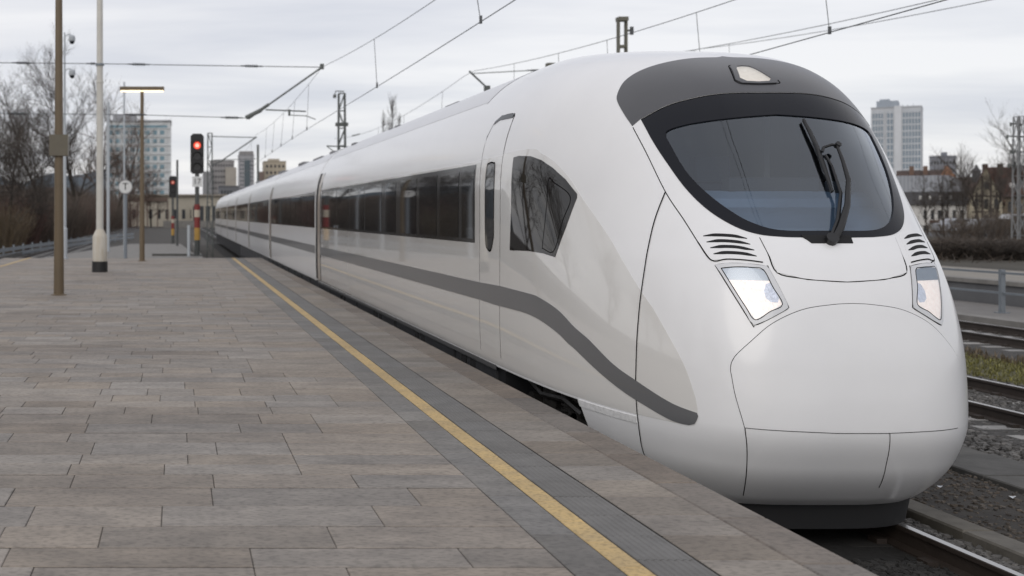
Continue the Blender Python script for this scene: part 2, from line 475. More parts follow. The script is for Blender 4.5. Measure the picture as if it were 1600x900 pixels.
# ---- outlines traced on the left half of the nose, mirrored about the train's centre line
scr_top = front_pts([(1002, 188), (1040, 168), (1080, 156), (1130, 148)])
top_c = (CX, 0.985)
scr_out_L = [top_c] + scr_top[::-1] + front_pts([(1020, 221), (1040, 252), (1072, 296), (1108, 330), (1148, 354), (1184, 366), (1220, 370), (1250, 371)])
zb = scr_out_L[-1][1]
scr_out = curve2(scr_out_L[:5], 0.03)[:-1] + curve2(scr_out_L[4:] + [(CX, zb - 0.003)], 0.03)
scr_out = mirror(scr_out)
gl_L = [(CX, 0.80)] + front_pts([(1160, 183), (1100, 190), (1060, 198), (1040, 207), (1045, 222), (1072, 268), (1108, 305), (1148, 334), (1180, 350), (1220, 360)]) 
gl_L += [(CX, gl_L[-1][1] - 0.004)]
scr_in = mirror(curve2(gl_L, 0.03))
mid = []
hole = [(CX + (x - CX) * 0.985, z0) for x, z0 in scr_out]
zc_ = 0.38
hole = [(CX + (x - CX) * 0.975, zc_ + (z0 - zc_) * 0.975) for x, z0 in scr_out]

# ---- shell
seam_side = rays([(1040, 301), (1022, 350), (1008, 420), (1000, 480), (995, 560), (994, 605), (998, 660), (1003, 695)])
Y_SEAM = float(seam_side[-1][1])
_sz = np.array([p[2] for p in seam_side])[::-1]; _sy = np.array([p[1] for p in seam_side])[::-1]
_slope = (_sy[0] - _sy[2]) / (_sz[0] - _sz[2])
def y_joint(z):
    z = np.asarray(z, float); return np.where(z < _sz[0], _sy[0] + (z - _sz[0]) * _slope, np.interp(z, _sz, _sy))
def shell(y_end, zrows, keep=None, ncol=96, nback=6, off=0.0):
    cols = []
    rows = []
    for z in zrows:
        W = float(fW(z)); p = float(fP(z)); Y0 = float(fY0(z))
        th = np.linspace(0, 1, 700)
        # dense polyline of the half plan from the tip to YR
        a = np.sin(th * math.pi / 2) ** (2 / p); b = np.cos(th * math.pi / 2) ** (2 / p)
        xs = W * a; ys = YR - (YR - Y0) * b
        sl = np.concatenate([[0], np.cumsum(np.hypot(np.diff(xs), np.diff(ys)))]); sl /= max(sl[-1], 1e-9)
        t = np.linspace(0, 1, ncol) ** 1.35
        xs = np.interp(t, sl, xs); ys = np.interp(t, sl, ys)
        yb = np.linspace(YR, y_end, nback + 1)[1:]
        xs = np.concatenate([xs, np.full(nback, W)]); ys = np.concatenate([ys, yb])
        L_ = [(CX - x, y, z) for x, y in zip(xs[::-1], ys[::-1])]
        R_ = [(CX + x, y, z) for x, y in zip(xs[1:], ys[1:])]
        rows.append(L_ + R_)
    A = np.array(rows); nr, nc, _ = A.shape
    flat = A.reshape(-1, 3); Nn = normals_at(flat)
    fs = []
    Cn = (A[:-1, :-1] + A[1:, :-1] + A[:-1, 1:] + A[1:, 1:]) / 4
    kp = np.ones(Cn.shape[:2], bool) if keep is None else keep(Cn)
    for i in range(nr - 1):
        for j in range(nc - 1):
            if kp[i, j]:
                a, b, c, d = i*nc + j, i*nc + j + 1, (i+1)*nc + j + 1, (i+1)*nc + j
                fs.append((a, b, c, d))
    return flat + Nn * off, Nn, fs
zr = list(np.linspace(-2.16, -1.56, 14)) + list(np.linspace(-1.5, -0.32, 26)) + list(np.linspace(-0.3, 1.08, 95)) + list(0.2 + 1.55 * np.sin(np.linspace(math.asin(0.90/1.55), math.pi/2, 40)))
zr = sorted(set(round(z, 5) for z in zr))
def keep_body(Cn):
    x, y, z = Cn[..., 0], Cn[..., 1], Cn[..., 2]
    k = ~((z < -1.55) & (y > y_joint(z) + 0.05))
    fr = (y < 10.6)
    h = inside(hole, x.ravel(), z.ravel()).reshape(x.shape) & fr
    return k & ~h
P_, N_, F_ = shell(26.9, zr, keep_body)
g = G(); g.add(UP(P_), F_)
body = g.build('nose_car_body', M_white, train, smooth=True, normals=N_)

# ---- visor
vis = [(CX, 1.39)] + front_pts([(1120, 90), (1080, 91.5), (1036, 99), (1000, 111), (976, 127), (965, 146), (965, 160), (976, 180), (988, 197)])
vis = curve2(vis, 0.03)
vlow = [p for p in curve2([top_c] + scr_top[::-1], 0.03)]
vlow = [(x, z + 0.012) for x, z in vlow]
visor_poly = mirror(vis + vlow[::-1])
patch('roof_visor', visor_poly, 'front', M_visor, train, off=0.004, res=0.035)
seam('panel_gap', on_front([(x, z + 0.004) for x, z in curve2([top_c] + scr_top[::-1], 0.03)][::-1] + [(2*CX - x, z + 0.004) for x, z in curve2([top_c] + scr_top[::-1], 0.03)][1:]), M_gap, train, 0.012, 0.003)

# ---- windscreen: black frit frame, glass, cab behind
patch('windscreen_frame', scr_out, 'front', M_frit, train, off=0.004, rim=0.03, holes=[scr_in], res=0.025)
sc_in2 = [(CX + (x - CX) * 1.006, zc_ + (z - zc_) * 1.006) for x, z in scr_in]
patch('windscreen', sc_in2, 'front', M_screen, train, off=-0.006, rim=0.001, res=0.03)
# cab interior
M_cab = mat('cab_lining', (0.12, 0.13, 0.145), rough=0.8, noise=0.2, nscale=3)
M_dash = mat('dashboard_blue_grey', (0.21, 0.27, 0.35), rough=0.55, noise=0.12, nscale=4)
M_cabdark = mat('cab_dark', (0.03, 0.03, 0.033), rough=0.7)
M_seat = mat('seat_fabric', (0.045, 0.05, 0.065), rough=0.9, bump=0.2)
g = G()
prof = [(8.50, -0.34), (8.62, -0.10), (8.80, -0.02), (9.00, 0.06), (9.05, 0.05), (9.07, 0.13), (9.20, 0.19), (9.38, 0.20), (9.44, 0.15), (9.44, -0.6)]
nx = 17
for i in range(nx):
    s = -1 + 2*i/(nx-1)
    for (y, z) in prof:
        bow = 0.30 * s * s
        yy = y + bow*0.55; hw = 0.80 if y > 8.7 else 0.62
        g.v.append((CX + s*hw, yy, z + EYE))
    if i:
        k = len(prof)
        for j in range(k-1): g.f.append(((i-1)*k + j, i*k + j, i*k + j+1, (i-1)*k + j+1))
g.build('dashboard', M_dash, train, smooth=True, sharp=35)
g = G(); g.box(CX-0.36, CX+0.36, 9.22, 9.34, EYE+0.19, EYE+0.30); g.box(CX+0.42, CX+0.66, 9.24, 9.36, EYE+0.18, EYE+0.27)
g.build('driver_display', M_cabdark, train)
g = G(); g.box(CX-1.12, CX+1.12, 10.9, 10.98, EYE-1.3, EYE+1.22)
g.box(CX-1.2, CX+1.2, 8.9, 10.9, EYE-1.3, EYE-1.22)
g.box(CX-0.6, CX+0.6, 10.2, 10.9, EYE+1.00, EYE+1.04)
g.build('cab_lining', M_cab, train)
g = G(); g.box(CX+0.42, CX+0.47, 10.2, 10.89, EYE-1.2, EYE+1.0); g.box(CX-0.62, CX-0.57, 10.4, 10.89, EYE-1.2, EYE+1.0)
g.build('cab_partition', mat('partition', (0.22, 0.20, 0.17), rough=0.6), train)
g = G()
g.prism_x([(9.75, -0.55), (9.78, -0.43), (10.22, -0.43), (10.30, 0.28), (10.42, 0.30), (10.40, -0.55)], CX-0.27, CX+0.27)
g.prism_x([(10.25, 0.30), (10.28, 0.52), (10.40, 0.53), (10.42, 0.31)], CX-0.15, CX+0.15)
g.v = [(x, y, z + EYE) for x, y, z in g.v]
g.box(CX-0.08, CX+0.08, 9.95, 10.15, EYE-1.22, EYE-0.54)
g.build('driver_seat', M_seat, train)

# ---- visor lamp
lo = front_pts([(1134, 103), (1163, 100), (1178, 104)]); 
lc = ray(1180, 118)
def trap(cz0, cz1, wt, wb, n=7):
    """rounded trapezoid about the centre line between heights cz0 (bottom) and cz1 (top)"""
    return [(CX - wb, cz0 + 0.03), (CX - wb + 0.035, cz0), (CX, cz0 - 0.006), (CX + wb - 0.035, cz0), (CX + wb, cz0 + 0.03),
            (CX + wt, cz1 - 0.03), (CX + wt - 0.03, cz1), (CX, cz1 + 0.006), (CX - wt + 0.03, cz1), (CX - wt, cz1 - 0.03)]
patch('lamp_bezel', trap(1.075, 1.265, 0.115, 0.175), 'front', M_visor, train, off=0.016, rim=0.016, res=0.02, holes=[trap(1.092, 1.245, 0.082, 0.128)])
refl = mat('lamp_reflector', (0.8, 0.78, 0.74), rough=0.3, metal=0.6, noise=0.25, nscale=26, bump=0.5, bscale=55, emit=(1.0, 0.88, 0.72), estr=0.32)
patch('roof_lamp', trap(1.090, 1.247, 0.084, 0.130), 'front', refl, train, off=0.006, rim=0.004, res=0.02)
patch('lamp_glass', trap(1.090, 1.247, 0.084, 0.130), 'front', M_lens, train, off=0.013, rim=0.002, res=0.03)
op = trap(1.075, 1.265, 0.121, 0.181); seam('panel_gap', on_front(op + [op[0]]), M_gap, train, 0.008, 0.0052, 0.02)

# ---- headlights (left traced, right mirrored)
hb = front_pts([(1117, 414), (1135, 411.5), (1165, 412), (1197, 416), (1201, 420), (1229, 474), (1231, 481), (1224, 486), (1196, 501), (1179, 508), (1172, 502)])
hl = front_pts([(1127, 419.5), (1150, 417.5), (1175, 418.5), (1192, 422), (1207, 449), (1222, 476), (1203, 487), (1180, 500), (1165, 480), (1146, 450)])
M_refl = mat('headlight_reflector', (0.74, 0.69, 0.65), rough=0.3, metal=0.25, noise=0.3, nscale=30, bump=0.8, bscale=40, emit=(1.0, 0.89, 0.82), estr=0.45)
M_refl2 = mat('headlight_led_cluster', (0.62, 0.64, 0.70), rough=0.25, metal=0.4, noise=0.6, nscale=60, bump=0.9, bscale=70, emit=(0.85, 0.90, 1.0), estr=0.3)
M_hood = mat('headlight_hood', (0.55, 0.60, 0.64), rough=0.25, metal=0.3)
def clip_z(poly, z, below=True):
    o = []
    for i in range(len(poly)):
        a, b = poly[i], poly[(i+1) % len(poly)]
        ia = (a[1] < z) == below; ib = (b[1] < z) == below
        if ia: o.append(a)
        if ia != ib:
            t = (z - a[1]) / (b[1] - a[1]); o.append((a[0] + (b[0]-a[0])*t, z))
    return o
zs_ = [p[1] for p in hl]; zsplit = max(zs_) - 0.25 * (max(zs_) - min(zs_))
for side in (0, 1):
    f = (lambda q: q) if side == 0 else mir
    hd = patch('headlight', f(clip_z(hl, zsplit, True)), 'front', M_refl, train, off=0.0025, rim=0.002, res=0.02)
    WL[hd.name] = WL[train.name]
    patch('hood', f(clip_z(hl, zsplit, False)), 'front', M_hood, hd, off=0.0045, rim=0.003, res=0.02)
    led = front_pts([(1196, 444), (1203, 442), (1210, 452), (1217, 466), (1215, 473), (1204, 472), (1196, 466), (1193, 455)])
    patch('led_cluster', f(led), 'front', M_refl2, hd, off=0.005, rim=0.003, res=0.012)
    # pressed facets of the main reflector
    for q in ([(1152, 436), (1178, 438), (1188, 452), (1160, 452)], [(1162, 455), (1190, 455), (1194, 470), (1172, 472)], [(1174, 475), (1196, 473), (1206, 482), (1182, 494)]):
        patch('reflector_facet', f(front_pts(q)), 'front', M_refl, hd, off=0.0042, rim=0.002, res=0.015)
    patch('headlight_bezel', f(hb), 'front', M_bezel, hd, off=0.008, rim=0.012, holes=[f(hl)], res=0.012)
    patch('lens', f(hl), 'front', M_lens, hd, off=0.0065, rim=0.001, res=0.03)
    o = f(hb); seam('panel_gap', on_front(o + [o[0]]), M_gap, train, 0.007, 0.0012, 0.02)
    o = f(hl); seam('panel_gap', on_front(o + [o[0]]), M_gap, hd, 0.006, 0.0085, 0.02)

# ---- vents above the headlights
M_slot = mat('vent_black', (0.006, 0.006, 0.007), rough=0.8)
vents = [[(1099, 369), (1115, 367.5), (1135, 368), (1150, 369.5), (1167, 373)], [(1104, 378.5), (1122, 376.5), (1140, 377), (1158, 379), (1172, 382)],
         [(1110, 387.5), (1128, 385.5), (1148, 386), (1164, 388.5), (1178, 391)], [(1115, 397), (1132, 395), (1152, 395.5), (1168, 397.5), (1182, 400.5)]]
for side in (0, 1):
    grille = front_pts([(1090, 378), (1098, 364), (1130, 361), (1172, 366), (1192, 410), (1165, 406.5), (1135, 405), (1111, 406.5)])
    f = (lambda q: q) if side == 0 else mir
    gr = patch('vent_grille', f(grille), 'front', M_white, train, off=0.003, rim=0.004, res=0.02)
    for v in vents:
        ctr = curve2(front_pts(v), 0.012)
        n = len(ctr); h = [0.0112 * min(1, 3.2*min(i, n-1-i)/(n-1) + 0.25) for i in range(n)]
        sl = [(x, z + a) for (x, z), a in zip(ctr, h)] + [(x, z - a) for (x, z), a in list(zip(ctr, h))[::-1]]
        patch('vent_slot', f(sl), 'front', M_slot, gr, off=0.0045, rim=0.002, res=0.014)
    o = front_pts([(1090, 378), (1111, 406.5), (1135, 405), (1165, 406.5), (1192, 410)])
    o = o if side == 0 else [(2*CX - x, z) for x, z in o]
    seam('panel_gap', on_front(o), M_gap, train, 0.009, 0.004, 0.02)
    # long joint beside the windscreen
    o = front_pts([(989, 199), (1010, 240), (1040, 301), (1068, 343), (1090, 378)])
    o = o if side == 0 else [(2*CX - x, z) for x, z in o]
    seam('panel_gap', on_front(o), M_gap, train, 0.007, 0.0015, 0.03)

# ---- hood panel below the windscreen
hp = [(CX, zb - 0.012)] + front_pts([(1250, 375), (1187, 371), (1199, 394), (1214, 426), (1253, 435), (1275, 437.5)])
hp += [(CX, hp[-1][1] - 0.012)]
hood = mirror(hp)
patch('bonnet_panel', hood, 'front', M_white, train, off=0.004, rim=0.006, res=0.03)
seam('panel_gap', on_front(hp[2:] + [(2*CX - x, z) for x, z in hp[2:-1][::-1]]), M_gap, train, 0.009, 0.0012, 0.03)
# ---- wiper well and wiper
wc = front_pts([(1296, 374)])[0]
WXC = wc[0]
well = [(WXC - 0.20, zb + 0.012), (WXC - 0.145, zb - 0.045), (WXC + 0.155, zb - 0.045), (WXC + 0.16, zb + 0.012)]
patch('wiper_well', well, 'front', M_slot, train, off=0.0095, rim=0.006, res=0.02)
def lift(px, py, o):
    q = ray(px, py); n = normals_at([q])[0]; q = q + n * o; return (q[0], q[1], q[2] + EYE)
wip = G()
wip.tube([lift(1300, 379, 0.02), lift(1309, 362, 0.05), lift(1317, 330, 0.07), lift(1317, 292, 0.08), lift(1309, 262, 0.075), lift(1300, 236, 0.07)], [0.026, 0.026, 0.022, 0.018, 0.014, 0.011], 8)
arm = wip.build('wiper_arm', M_black, train, smooth=True, sharp=60)
wip = G()
wip.tube([lift(1296, 376, 0.02), lift(1305, 350, 0.045), lift(1308, 310, 0.06), lift(1294, 268, 0.062), lift(1284, 250, 0.06)], [0.016, 0.016, 0.012, 0.009, 0.009], 6)
wip.tube([lift(1301, 236, 0.07), lift(1292, 235, 0.066), lift(1281, 238, 0.058), lift(1280, 244, 0.05)], 0.012, 6)
wip.cyl(lift(1301, 236, 0.05), lift(1301, 236, 0.09), 0.022, n=10)
wip.cyl(lift(1297, 377, 0.0), lift(1297, 377, 0.05), 0.045, n=12)
wip.build('wiper_linkage', M_black, train, smooth=True, sharp=60)
wip = G()
bl = [(1253, 190), (1262, 208), (1272, 230), (1281, 254), (1290, 280), (1298, 303)]
bp = [lift(a, b, 0.028) for a, b in bl]
wip.tube(bp, [0.010, 0.016, 0.019, 0.020, 0.016, 0.010], 6)
bp2 = [lift(a, b, 0.012) for a, b in bl]
wip.tube(bp2, 0.007, 4)
wip.build('wiper_blade', M_black, train, smooth=True, sharp=60)
print('WXC', WXC, 'zb', zb, 'Y_SEAM', Y_SEAM)

# ---- coupler hatch and lower panels
hatch = front_pts([(1340, 475)])
hL = front_pts([(1164, 668), (1150, 620), (1143.6, 589), (1142, 574), (1148, 558), (1172, 535), (1207, 505.5), (1253, 484.5), (1300, 476.5)])
hL = [p for p in hL if p[0] < CX]
hL_c = curve2(hL + [(CX, hL[-1][1] + 0.008)], 0.03)
zseam = hL[0][1]
bot = curve2([hL[0]] + front_pts([(1253, 674), (1311, 676.5)]) + [], 0.03)
bot = [p for p in bot if p[0] < CX - 0.02] + [(CX, bot[-1][1])]
hatch_poly = mirror(bot[::-1][0:1] + bot[::-1][1:] + hL_c[1:])
# order: centre bottom -> left -> up -> centre top
patch('coupler_hatch', hatch_poly, 'front', M_white, train, off=0.0035, rim=0.006, res=0.035)
full = hL_c + [(2*CX - x, z) for x, z in hL_c[:-1][::-1]]
seam('panel_gap', on_front(full), M_gap, train, 0.009, 0.0015, 0.03)
full = bot + [(2*CX - x, z) for x, z in bot[:-1][::-1]]
seam('panel_gap', on_front(full), M_gap, train, 0.009, 0.0015, 0.03)
for sgn in (0,):
    o = front_pts([(1164, 668), (1167, 700), (1166, 740), (1161, 774)])
    if sgn: o = [(2*CX - x, z) for x, z in o]
    seam('panel_gap', on_front(o), M_gap, train, 0.006, 0.0015, 0.03)
o = front_pts([(1390, 677), (1389, 702), (1383, 733), (1373, 762)])
seam('panel_gap', on_front(o), M_gap, train, 0.005, 0.0015, 0.03)

# ---- side joint of the nose cone, skirt
seam('panel_gap', list(seam_side) + [S_side((float(y_joint(z)), z)) for z in np.linspace(_sz[0] - 0.06, -2.12, 7)], M_gap, train, 0.010, 0.0055, 0.04)
sk = side_pts([(1003, 695), (1000, 674)])
ysk0 = Y_SEAM + 0.012
skirt = [(9.72, -1.575), (9.60, -1.80), (9.5, -2.1)] + [(float(y_joint(z)) + 0.004, z) for z in np.linspace(-2.1, -1.575, 8)]
patch('side_skirt', skirt, 'side', M_white, train, off=0.004, rim=0.02, res=0.05)
patch('skirt_ledge', [(float(y_joint(-1.556)) + 0.012, -1.556), (9.74, -1.556), (9.71, -1.61), (float(y_joint(-1.61)) + 0.012, -1.61)], 'side', mat('ledge_white', (0.8, 0.8, 0.8), rough=0.6, noise=0.35, nscale=30), train, off=0.010, rim=0.012, res=0.03)

def side_strip(name, y0, y1, z0, z1, m, parent, off=0.003, nz=5, rim=0.012):
    zs = np.linspace(z0, z1, nz); w = fW(zs)
    P = np.array([(CX - ww, y, z) for z, ww in zip(zs, w) for y in (y0, y1)])
    Nn = normals_at(P + np.array((0, 20.0, 0))); T = P + Nn*off
    g = G(); g.v = UP(T); nr = [tuple(n) for n in Nn]
    for i in range(nz-1): g.f.append((2*i+1, 2*i, 2*i+2, 2*i+3))
    for lp in ([0, 1], [2*nz-2, 2*nz-1]):
        k = len(g.v); q = [T[lp[0]], T[lp[1]], T[lp[1]] - Nn[lp[1]]*rim, T[lp[0]] - Nn[lp[0]]*rim]
        g.v += UP(q); g.f.append((k, k+1, k+2, k+3)); nr += [(0, 0, -1 if lp[0] == 0 else 1)]*4
    for e in (0, 1):
        for i in range(nz-1):
            k = len(g.v); a, b = 2*i+e, 2*i+2+e
            q = [T[a], T[b], T[b] - Nn[b]*rim, T[a] - Nn[a]*rim]; g.v += UP(q); g.f.append((k, k+1, k+2, k+3)); nr += [(0, -1 if e == 0 else 1, 0)]*4
    return g.build(name, m, parent, smooth=True, normals=nr)
# ---- silver lower side of the nose car
edge = side_pts([(1091, 650), (1087, 622), (1065, 561), (1027, 493), (1000, 452), (959, 382), (934, 344), (909, 308), (890, 279), (868, 254), (846, 240), (825, 233)])
edge = curve2(edge + [(12.4, 0.60), (13.2, 0.585), (14.0, 0.58)], 0.05)
lowb = side_pts([(1078, 664), (1053, 660)])
patch('side_panel', edge + [(14.0, -1.54), (Y_SEAM + 0.3, -1.54), (Y_SEAM + 0.01, -1.54)] + lowb[::-1], 'side', M_silver, train, off=0.0012, rim=0.002, res=0.06)
side_strip('side_panel', 14.0, 26.9, -1.54, 0.58, M_silver, train, 0.0012, 14, 0.002)
# ---- grey wave stripe
top_px = [(750, 441), (778, 446), (800, 451.5), (823, 457.5), (842, 464), (872, 484), (898, 511), (921, 531), (959, 569), (993, 593.5), (1016, 609), (1053, 631), (1090, 645)]
bot_px = [(750, 468), (774, 476), (797, 482), (823, 489.6), (846, 501), (872, 520), (888, 536), (902, 548), (940, 584), (978, 614), (1008, 633), (1053, 658), (1078, 664)]
tp = side_pts(top_px); bp_ = side_pts(bot_px)
zt0, zb0 = tp[0][1], bp_[0][1]
tip = side_pts([(1086, 662), (1090, 656), (1091.5, 650)])
poly = [(14.0, zt0)] + curve2(tp, 0.05) + tip[::-1] + curve2(bp_, 0.05)[::-1] + [(14.0, zb0)]
patch('stripe', poly, 'side', M_stripe, train, off=0.0065, rim=0.004, res=0.06)
side_strip('stripe', 14.0, 26.9, zb0, zt0, M_stripe, train, 0.0065, 4, 0.004)

# ---- cab side window
cw = side_pts([(797, 391), (799, 330), (803, 246), (812, 243.5), (830, 244), (846, 250), (864, 262), (884, 280), (902, 303), (902, 309), (885, 355), (868, 402), (850, 396), (825, 392)])
patch('cab_window', cw, 'side', mat('cab_window_glass', (0.014, 0.0125, 0.0115), rough=0.03, spec=0.32), train, off=0.004, rim=0.006, res=0.05)
pn = side_pts([(848, 388), (855, 320), (858, 280), (866, 285), (892, 308), (880, 345), (866, 392)])
seam('window_bar', [S_side(p) for p in pn + [pn[0]]], mat('window_bar', (0.05, 0.05, 0.055), rough=0.3), train, 0.007, 0.006, 0.03)

# ---- door
def yz_seam(pts, w=0.01, m=M_gap, off=0.0015, name='panel_gap'):
    seam(name, [S_side(p) for p in pts], m, train, w, off, 0.05)
yd0, yd1 = 11.72, 12.47
door_poly = [(yd0, -1.46), (yd0, 0.95), (yd0+0.06, 1.03), (yd1-0.25, 1.04), (yd1-0.1, 0.98), (yd1, 0.8), (yd1, -1.46)]
dlow = [(yd0, -1.46), (yd0, 0.6), (yd1, 0.6), (yd1, -1.46)]
dr = patch('door', dlow, 'side', M_silver, train, off=0.003, rim=0.003, res=0.06)
WL[dr.name] = WL[train.name]
yz_seam([(yd0, -1.46), (yd0, -0.5), (yd0, 0.5), (yd0, 0.94), (yd0+0.06, 1.03), (yd1-0.25, 1.045)], 0.02)
yz_seam([(yd1-0.1, 0.985), (yd1-0.02, 0.85), (yd1, 0.75), (yd1, -0.4), (yd1, -1.46)], 0.034)
dtop = [(yd0, 0.6), (yd0, 0.95), (yd0+0.06, 1.03), (yd1-0.25, 1.04), (yd1-0.1, 0.98), (yd1, 0.8), (yd1, 0.6)]
patch('door_top', dtop, 'side', M_white, dr, off=0.003, rim=0.003, res=0.05)
patch('door_hood', [(yd0+0.02, 1.035), (yd1-0.3, 1.05), (yd1-0.12, 1.0), (yd1-0.1, 0.965), (yd1-0.28, 1.0), (yd0+0.03, 0.99)], 'side', M_frit, train, off=0.008, rim=0.008, res=0.04)
yc0, yc1 = 11.93, 12.24
dwp = [(yc0, -0.22), (yc0, 0.45), (yc0+0.07, 0.54), (yc1-0.07, 0.54), (yc1, 0.45), (yc1, -0.22), (yc1-0.09, -0.36), (yc0+0.09, -0.36)]
patch('door_window', curve2(dwp + [dwp[0]], 0.04)[:-1], 'side', M_winglass, dr, off=0.006, rim=0.006, res=0.06)
o = curve2(dwp + [dwp[0]], 0.04); seam('window_seal', [S_side(p) for p in o], M_gap, dr, 0.016, 0.0065, 0.03)

# ---- window band of every car, stripe, joints
def car_side(y0, y1, yw0, yw1, panes, root, stripe=True):
    bnd = side_strip('window_band', yw0, yw1, -0.306, 0.556, M_band, root, 0.003, 7)
    WL[bnd.name] = WL[root.name]
    for a, b in panes:
        side_strip('window_pane', a, b, -0.262, 0.50, M_winglass, bnd, 0.0055, 6, 0.003)
    if stripe: side_strip('stripe', y0, y1, zb0, zt0, M_stripe, root, 0.0065, 3, 0.004)
panes = [(12.74, 13.26), (13.42, 14.36), (14.56, 15.58), (15.8, 16.92), (17.3, 18.2), (18.5, 20.1), (20.25, 21.9), (22.05, 23.7), (23.85, 26.2)]
car_side(0, 0, 12.68, 26.3, panes, train, False)

cars = [(27.45, 40.9), (41.4, 53.2), (53.7, 65.2), (65.7, 76.6), (77.1, 88.5), (89.0, 101.0)]
for (a, b) in cars:
    zs = np.concatenate([np.linspace(-1.55, 0.2, 8), 0.2 + 1.55*np.sin(np.linspace(0.05, math.pi/2, 22))]); w = fW(zs)
    sec = [(CX - x, z) for x, z in zip(w, zs)] + [(CX + x, z) for x, z in zip(w[:-1][::-1], zs[:-1][::-1])]
    P = np.array([(x, y, z) for x, z in sec for y in (a, b)]); Nn = normals_at(P)
    g = G(); g.v = UP(P); n = len(sec)
    for i in range(n-1): g.f.append((2*i+1, 2*i, 2*i+2, 2*i+3))
    k = len(g.v); nr = [tuple(q) for q in Nn]
    for e, ny in ((0, -1), (1, 1)):
        kk = len(g.v); g.v += UP(P[e::2]); g.f.append(tuple(kk + i for i in (range(n) if e else range(n-1, -1, -1)))); nr += [(0, ny, 0)]*n
    cb = g.build('car_body', M_white, train, smooth=True, normals=nr); WL[cb.name] = WL[train.name]
    ps = []; y = a + 0.2
    while y + 1.3 < b - 0.5: ps.append((y, y + 1.28)); y += 1.45
    car_side(a, b, a + 0.1, b - 0.55, ps, cb)
M_endtrim = mat('end_trim_beige', (0.46, 0.40, 0.34), rough=0.3, coat=0.5)
for y0, y1 in [(26.9, 27.45)] + [(cars[i][1], cars[i+1][0]) for i in range(len(cars)-1)]:
    g = G()
    for k in range(5):
        yy = y0 + (y1-y0)*(k+0.5)/5
        zs = np.linspace(-1.5, 0.98, 14); w = fW(zs) - 0.012 - 0.03*(k % 2)
        sec = [(CX - x, z) for x, z in zip(w, zs)] + [(CX + x, z) for x, z in zip(w[::-1], zs[::-1])]
        g.prism([(x, z + EYE) for x, z in sec][::-1], yy - 0.05, yy + 0.05)
    g.build('gangway_bellows', M_black, train)
    zs = 0.2 + 1.55*np.sin(np.linspace(math.asin(0.78/1.55), math.pi/2, 14)); w = fW(zs)
    sec = [(CX - x, z) for x, z in zip(w, zs)] + [(CX + x, z) for x, z in zip(w[:-1][::-1], zs[:-1][::-1])]
    P = np.array([(x, y, z) for x, z in sec for y in (y0 + 0.02, y1 - 0.02)]); Nn = normals_at(P); g = G(); g.v = UP(P - Nn*0.006); n = len(sec)
    for i in range(n-1): g.f.append((2*i+1, 2*i, 2*i+2, 2*i+3))
    g.build('gangway_cover', M_white, train, smooth=True, normals=[tuple(q) for q in Nn])
    side_strip('end_trim', y0 - 0.42, y0 - 0.002, -1.5, 0.93, M_endtrim, train, 0.008, 10)
    side_strip('end_seal', y0 - 0.50, y0 - 0.43, -1.5, 0.97, M_gap, train, 0.004, 10)
# roof panels in a slightly darker grey
M_roofp = mat('roof_panel_grey', (0.62, 0.625, 0.65), rough=0.35, coat=0.3, coat_rough=0.15, noise=0.06, nscale=1.2)
for (a, b) in [(13.3, 26.85)] + [(a + 0.2, b - 0.2) for a, b in cars]: side_strip('roof_panel', a, b, 1.30, 1.735, M_roofp, train, 0.003, 14, 0.003)

# ---- underframe, bogie, valance
g = G(); g.box(CX-1.40, CX+1.40, 11.85, 101, EYE-2.25, EYE-1.57); g.build('underframe', M_under, train)
g = G()
for y in np.arange(12.1, 60, 1.9):
    g.box(CX-1.425, CX-1.395, y, y+1.75, EYE-2.1, EYE-1.60)
g.build('underframe_panel', mat('underframe_panel', (0.06, 0.062, 0.068), rough=0.4, noise=0.3, nscale=6), train)
for y in (12.95, 13.35, 15.6, 16.0, 18.9, 19.3, 23.0, 23.5):
    sh = G(); sh.box(CX-1.432, CX-1.42, y, y+0.22, EYE-1.85, EYE-1.64); sh.build('underframe_recess', M_slot, train)
side_strip('sill_rail', 11.9, 26.85, -1.60, -1.552, mat('sill_dark', (0.08, 0.08, 0.082), rough=0.45), train, 0.002, 3)
bg_ = G()
bg_.box(CX-1.05, CX+1.05, 9.0, 11.9, EYE-1.62, EYE-1.5)      # floor above the bogie
bg_.box(CX-1.0, CX+1.0, 9.45, 9.5, EYE-2.3, EYE-1.5)
bg_.build('bogie_floor', M_slot, train)
bo = G()
bo.box(CX-1.15, CX-1.0, 9.9, 11.75, EYE-1.98, EYE-1.84); bo.box(CX+1.0, CX+1.15, 9.9, 11.75, EYE-1.98, EYE-1.84)
bo.box(CX-1.05, CX+1.05, 10.6, 11.0, EYE-2.0, EYE-1.75)
bo.cyl((CX-1.12, 10.55, EYE-1.9), (CX-1.12, 10.55, EYE-1.6), 0.11, n=14); bo.cyl((CX-1.12, 11.15, EYE-1.9), (CX-1.12, 11.15, EYE-1.6), 0.11, n=14)
for k in range(6): bo.cyl((CX-1.12, 10.55, EYE-1.88+k*0.045), (CX-1.12, 10.55, EYE-1.862+k*0.045), 0.135, n=14)
bo.tube([(CX-1.22, 10.1, EYE-1.75), (CX-1.24, 10.5, EYE-1.68), (CX-1.22, 11.2, EYE-1.74), (CX-1.2, 11.7, EYE-1.66)], 0.03, 6)
bo.box(CX-1.24, CX-1.14, 10.2, 10.42, EYE-2.1, EYE-1.76)
bo.build('bogie_frame', M_bogie, train)
for y in (10.25, 11.5):
    w_ = G()
    for sx in (-0.78, 0.78):
        w_.cyl((CX+sx-0.07, y, EYE-1.93), (CX+sx+0.07, y, EYE-1.93), 0.43, n=28)
    w_.cyl((CX-1.2, y, EYE-1.93), (CX+1.2, y, EYE-1.93), 0.09, n=12); w_.cyl((CX-1.24, y, EYE-1.93), (CX-1.1, y, EYE-1.93), 0.17, n=16)
    w_.build('wheelset', M_bogie, train, smooth=True, sharp=40)
